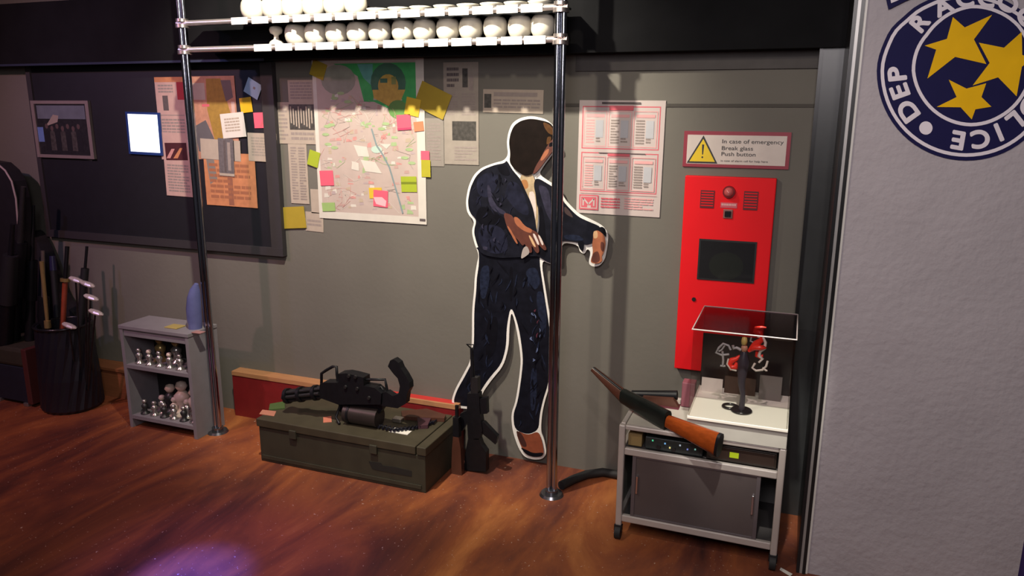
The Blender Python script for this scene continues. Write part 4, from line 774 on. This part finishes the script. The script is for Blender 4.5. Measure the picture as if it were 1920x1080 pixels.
MB().box((ex0+0.003, ey1-0.010, ez), (ex1-0.003, ey1-0.004, zb)).build('back_panel', M('case_back_black', (0.010, 0.009, 0.009), 0.35), t)
MB().box((ex0, ey0, et), (ex1, ey1, et+0.004)).build('top_pane', glass('acrylic_smoked', (0.56, 0.50, 0.54), 0.05, 0.15), t)
eb = MB()
for (a, c) in (((ex0,ey0),(ex1,ey0)),((ex0,ey1),(ex1,ey1)),((ex0,ey0),(ex0,ey1)),((ex1,ey0),(ex1,ey1))): eb.cyl((a[0],a[1],et+0.002), (c[0],c[1],et+0.002), 0.0028, n=8)
eb.build('top_edging', M('acrylic_edge', (0.48, 0.42, 0.40), 0.2), t)
s = MB().box((-0.318, 3.135, ez), (-0.232, 3.139, ez+0.062)); tag(s.build('info_card', offwhite), 'white info card standing at the left back inside the display case', 'card')
s = MB().box((-0.085, 3.125, ez), (0.002, 3.131, ez+0.105)); tag(s.build('grey_plaque', M('plaque_grey', (0.16,0.14,0.13), 0.5)), 'grey plaque standing at the right back inside the display case', 'plaque')
s = MB().box((-0.225, 3.150, ez), (-0.10, 3.156, ez+0.075)); tag(s.build('photo_card', M('card_brown', (0.055,0.030,0.020), 0.5)), 'dark brown card behind the stem of the sculpture', 'card')
# sculpture
FY = 2.96
def fp(pts, y=FY): return [ony(1270 + a/7.2, 570 + c/7.2, y) for a, c in pts]
fc = ony(1390, 770, FY); fc = V((fc.x, FY, ez))
t = thing('figure_sculpture', fc, 'small dark figure with red and white twisting arms inside the display case', 'sculpture')
b = MB().lathe([(0.0001,0),(0.040,0),(0.042,0.006),(0.038,0.010),(0.0001,0.011)], fc, n=32); b.build('base_disc', black_g, t)
rc = fc + V((-0.045,0.025,0.0)); MB().tube([rc + V((0.028*math.cos(a*0.262), 0.026*math.sin(a*0.262), 0.005)) for a in range(24)], 0.006, n=8, closed=True).build('base_ring', black_g, t)
top = fp([(905,640)])[0]
MB().tube([fc + V((0,0,0.008)), fc + V((0.001,0,0.07)), V((top.x-0.002, FY, fc.z+0.12)), V((top.x, FY, top.z-0.04)), top], [0.012,0.010,0.014,0.024,0.010], n=14).build('figure_body', M('figure_slate', (0.030,0.028,0.040), 0.4), t)
bl_ = fp([(850,1080),(830,930),(880,860)]); MB().tube(bl_, 0.006, n=8).build('figure_leg', M('figure_slate2', (0.05,0.045,0.055), 0.4), t)
hd = fp([(905,600)])[0]; MB().lathe([(0.0001,-0.016),(0.009,-0.012),(0.013,0),(0.011,0.010),(0.0001,0.016)], hd, n=16).build('head', M('figure_skin', (0.5,0.26,0.16), 0.5), t)
hb = fp([(905,500)])[0]; MB().lathe([(0.0001,-0.018),(0.010,-0.014),(0.012,0),(0.009,0.014),(0.0001,0.017)], hb, n=16).build('hair', M('figure_blond', (0.60,0.48,0.14), 0.4), t)
fr_ = M('figure_red', (0.80, 0.035, 0.02), 0.3, 0, 0.2); fw = M('figure_white', (0.72, 0.66, 0.58), 0.35, 0, 0.1); fg = M('figure_grey', (0.36,0.37,0.36), 0.4)
MB().tube(fp([(960,640),(1010,600),(1060,540),(1140,480),(1120,400),(1040,360),(1060,330),(1140,315),(1200,320)]), [0.006,0.012,0.014,0.012,0.012,0.012,0.009,0.006,0.003], n=10).build('red_arm', fr_, t)
MB().tube(fp([(1000,610),(1040,590),(1120,590),(1190,580),(1150,560)], FY-0.014), [0.006,0.011,0.011,0.007,0.003], n=10).build('red_arm', fr_, t)
MB().tube(fp([(1080,440),(1160,460),(1190,520),(1180,600),(1120,640),(1100,700),(1150,740),(1100,790)], FY-0.006), [0.003,0.005,0.006,0.006,0.006,0.007,0.006,0.004], n=8).build('white_ribbon', fw, t)
MB().tube(fp([(1080,640),(1070,700),(1110,720),(1140,690),(1130,740)]), 0.007, n=8).build('red_curl', fr_, t)
MB().tube(fp([(850,700),(800,740),(740,760),(700,810),(730,860),(790,850),(810,790)]), [0.006,0.009,0.012,0.012,0.013,0.012,0.008], n=10).build('red_wing', fr_, t)
MB().tube(fp([(690,740),(670,810),(720,880),(800,900)], FY-0.010), 0.0035, n=8).build('white_trim', fw, t)
MB().tube(fp([(860,620),(800,590),(760,600),(750,560)]), 0.006, n=8).build('grey_arm', fg, t)
MB().tube(fp([(720,620),(690,560),(620,535),(560,590),(520,655),(600,690),(700,680)]), 0.0045, n=8).tube(fp([(610,640),(620,760),(615,840),(580,830)]), 0.0045, n=8).tube(fp([(615,840),(650,835)]), 0.004, n=8).tube(fp([(640,560),(600,620),(560,640)]), 0.0035, n=8).build('grey_claw', fg, t)
MB().tube(fp([(1050,800),(1010,860),(1060,900),(1150,890),(1200,840),(1220,770)]), 0.0045, n=8).tube(fp([(1150,860),(1200,900),(1215,895)]), 0.004, n=8).build('white_claw', fw, t)
MB().tube(fp([(1000,450),(985,500),(1030,520),(1050,500)]), 0.0035, n=8).build('grey_hook', fg, t)
# ------------------------------------------------------------------ long guns lying over the cart
def bar3(P0, P1, w0, w1, th, name, m, t, tt=(0,1)):
    d = (P1-P0); side = d.cross(V((0,0,1))).normalized(); up = side.cross(d).normalized(); b = MB()
    A0, A1 = P0.lerp(P1, tt[0]), P0.lerp(P1, tt[1])
    vs = []
    for P, w_ in ((A0, w0), (A1, w1)):
        for k in range(12):
            a = 2*math.pi*k/12; cx_, sx_ = math.cos(a), math.sin(a)
            vs.append(P + up*(w_*0.5*math.copysign(abs(cx_)**0.7, cx_)) + side*(th*0.5*math.copysign(abs(sx_)**0.7, sx_)))
    b.add(vs, [(i, (i+1) % 12, 12+(i+1) % 12, 12+i) for i in range(12)], 0, True).add(vs, [tuple(range(11,-1,-1)), tuple(range(12,24))])
    return b.build(name, m, t)
Pm = ony(1112, 692, 3.10); Pr = ony(1168, 742, 3.04); Pq = ony(1252, 790, 2.87); Pb = ony(1345, 833, 2.775)
t = thing('shotgun', Pq, 'long shotgun with a glossy red brown stock lying across the cart corner', 'shotgun')
bar3(Pm, Pr, 0.020, 0.062, 0.030, 'fore_end', wood_dark, t)
bar3(Pr, Pq, 0.066, 0.092, 0.040, 'receiver', M('receiver_green_black', (0.014,0.018,0.016), 0.35, 0.4, 0.4), t)
bar3(Pq, Pb, 0.052, 0.098, 0.040, 'stock', wood_red, t)
bar3(Pb, Pb + (Pb-Pq).normalized()*0.012, 0.099, 0.099, 0.042, 'butt_plate', gun_black, t)
pa, pb_ = ony(1206,795,2.95), ony(1246,800,2.93)
MB().prism([ony(x, y, 2.955) for x, y in [(1206,785),(1240,792),(1256,800),(1240,806),(1207,798)]], (0, 0.02, 0)).build('trigger_guard', gun_black, t)
bb_ = MB().tube([ony(1112,690,3.095), ony(1165,731,3.035)], 0.006, n=8); bb_.build('muzzle', gun_black, t)
P0, P1 = ony(1185, 739, 3.16), ony(1270, 741, 3.16); P0.y = 3.16
t = thing('sawn_off_gun', V(((P0.x+P1.x)/2, 3.16, kz)), 'short black barrelled gun with a brown grip lying behind the shotgun', 'gun')
MB().cyl(P0, P1, 0.017, 0.021, n=16).build('barrel', gun_black, t)
MB().prism([ony(x, y, 3.12) for x, y in [(1205,744),(1262,748),(1272,764),(1262,778),(1228,772),(1210,756)]], (0, 0.03, 0)).build('grip', wood_dark, t)
c = ony(1250, 775, 3.10); MB().box((c.x-0.05, 3.10, kz), (c.x+0.05, 3.17, c.z-0.0), ch=0.003).build('rest_block', M('rest_wine', (0.10,0.02,0.03), 0.5), t)
tag(MB().box((-0.40, 3.14, kz), (-0.345, 3.20, kz+0.11), ch=0.003).build('wine_red_box', M('box_wine', (0.20,0.06,0.08), 0.6)), 'small wine red box on the cart left of the display case', 'box')
# ------------------------------------------------------------------ cable, scrap
pts = [onz(1052,914,0.012), onz(1075,900,0.018), onz(1100,890,0.02), onz(1130,886,0.02), onz(1160,885,0.02)]
pts = [V((p.x, min(p.y, WY-0.03), 0.022)) for p in pts]
tag(MB().tube([pts[0], pts[0].lerp(pts[1],.5), pts[1], pts[2], pts[3], pts[4], V((pts[4].x+0.10, 3.36, 0.022))], 0.021, n=12).build('cable_hose', rubber), 'thick black hose curving on the floor from the centre pole to the cart', 'hose')
tag(MB().prism([onz(x, y, 0.003) for x, y in [(1464,1064),(1486,1076),(1482,1080),(1462,1068)]], (0,0,-0.002)).build('paper_scrap', white), 'scrap of white tape on the floor beside the front right castor', 'tape')
# ------------------------------------------------------------------ emblem on the right wall
def sp(poly, off): return [ony(x, y, SY - off) for x, y in poly]
t = thing('wall_emblem', ony(1810, 130, SY), 'round navy emblem with three gold stars and white lettering on the right wall', 'emblem')
navy = M('emblem_navy', (0.012, 0.011, 0.060), 0.6, 0, 0.1, spec=0.08); ewh = M('emblem_white', (0.74, 0.68, 0.74), 0.6, 0, 0.04, spec=0.1); egd = M('emblem_gold', (0.80, 0.46, 0.006), 0.6, 0, 0.12, 12, spec=0.1)
ctrl = {0:(1,160),45:(1,162),90:(1,161),135:(1,162),180:(1,161),205:(1,156),225:(1,148),245:(1,144),270:(1,142),300:(1,144),330:(1,152),360:(1,160)}
ks = sorted(ctrl)
def rad(a):
    a %= 360
    for i in range(len(ks)-1):
        if ks[i] <= a <= ks[i+1]:
            f = (a-ks[i])/(ks[i+1]-ks[i]); f = f*f*(3-2*f); return ctrl[ks[i]][1]*(1-f) + ctrl[ks[i+1]][1]*f
def outer(k): return [(1812+(rad(a)+k)*math.cos(math.radians(a)), 133+(rad(a)+k)*math.sin(math.radians(a))) for a in range(0, 360, 5)]
def ring(name, po, pi, m, off, parent):
    b = MB(); A_, B_ = sp(po, off), sp(pi, off); n = len(A_); b.add(A_+B_, [(i, (i+1) % n, n+(i+1) % n, n+i) for i in range(n)]); return b.build(name, m, parent)
MB().prism(sp(outer(7), 0.004), (0, 0.004, 0)).build('disc', navy, t)
ring('outer_ring', outer(0), outer(-6.5), ewh, 0.0046, t)
ic = {0:117,30:114,60:113,90:114,120:113,150:112,175:112,197:108.5,216:104.5,234:106,252:109.5,270:114,295:116,310:118,320:119,360:117}
ik = sorted(ic)
def irad(a):
    for i in range(len(ik)-1):
        if ik[i] <= a <= ik[i+1]: return ic[ik[i]] + (ic[ik[i+1]]-ic[ik[i]])*(a-ik[i])/(ik[i+1]-ik[i])
inn = lambda r: [(1821+(r-114+irad(a))*math.cos(math.radians(a)), 123+(r-114+irad(a))*math.sin(math.radians(a))) for a in range(0, 360, 5)]
ring('inner_ring', inn(114), inn(107.5), ewh, 0.0050, t)
K = lambda L_: [(1620+x/3.6, y/3.6) for x, y in L_]
for st in ([(600,115),(680,185),(865,100),(742,266),(826,432),(615,384),(428,530),(487,335),(410,308),(560,262)],
           [(775,288),(945,322),(1065,215),(1068,370),(1130,402),(1066,450),(1030,650),(905,522),(733,577),(848,425)],
           [(572,538),(692,598),(825,562),(793,655),(860,720),(752,738),(727,806),(652,724),(490,722),(625,655)]):
    MB().prism(sp(K(st), 0.0056), (0, 0.0006, 0)).build('gold_star', egd, t)
def letter(ch, x, y, ang, size, sxx=1.0):
    """ang: direction of the letter's up vector in picture degrees (0 = right, 90 = down)"""
    vs, fs = glyphs(ch, 1.0); xs = [p.x for p in vs]; ys = [p.y for p in vs]; mx_, my_ = (min(xs)+max(xs))/2, (min(ys)+max(ys))/2
    up = (math.cos(math.radians(ang)), math.sin(math.radians(ang))); rt = (-up[1], up[0])
    hh = max(ys)-min(ys)
    out = []
    for p in vs:
        a = (p.x-mx_)/hh*size*sxx; b2 = (p.y-my_)/hh*size
        out.append((x + rt[0]*a + up[0]*b2, y + rt[1]*a + up[1]*b2))
    for i_, (dx, dy) in enumerate(((0,0),(2,0),(-2,0),(0,2),(0,-2),(1.4,1.4),(-1.4,1.4),(1.4,-1.4),(-1.4,-1.4))): let.add(sp([(u_+dx, v_+dy) for u_, v_ in out], 0.0054 + 0.00012*i_), fs)
CP = (1821, 123)
for word, chars in (('lettering', (('R',1725,42,29),('A',1768,12,29),('C',1809,-3,30),('C',1850,-3,30),('O',1890,6,30),('O',1926,34,30),('N',1948,72,30))),
                    ('lettering', (('P',1682,138,32),('E',1687,171,32),('D',1702,208,32))),
                    ('lettering', (('E',1796,263,32),('C',1838,261,32),('I',1873,248,32),('L',1903,227,32),('O',1932,198,32),('P',1952,160,32)))):
    let = MB()
    for ch, x, y, sz in chars: letter(ch, x, y, math.degrees(math.atan2(y-CP[1], x-CP[0])), sz, 1.15)
    let.build(word, ewh, t)
MB().prism(sp(blob(1736, 240, 12.5, 12.5, 24), 0.0052), (0, 0.0006, 0)).build('dot', ewh, t)
MB().prism(sp([(1655,-30),(1666,18),(1700,1),(1740,-14),(1720,-40)], 0.009), (0, 0.003, 0)).build('wing_border', navy, t)
MB().prism(sp([(1664,-30),(1671,6),(1690,-2),(1722,-18),(1710,-40)], 0.0096), (0, 0.0006, 0)).build('wing_tip', ewh, t)
for o in sc.objects:
    if '_w' in o: del o['_w']
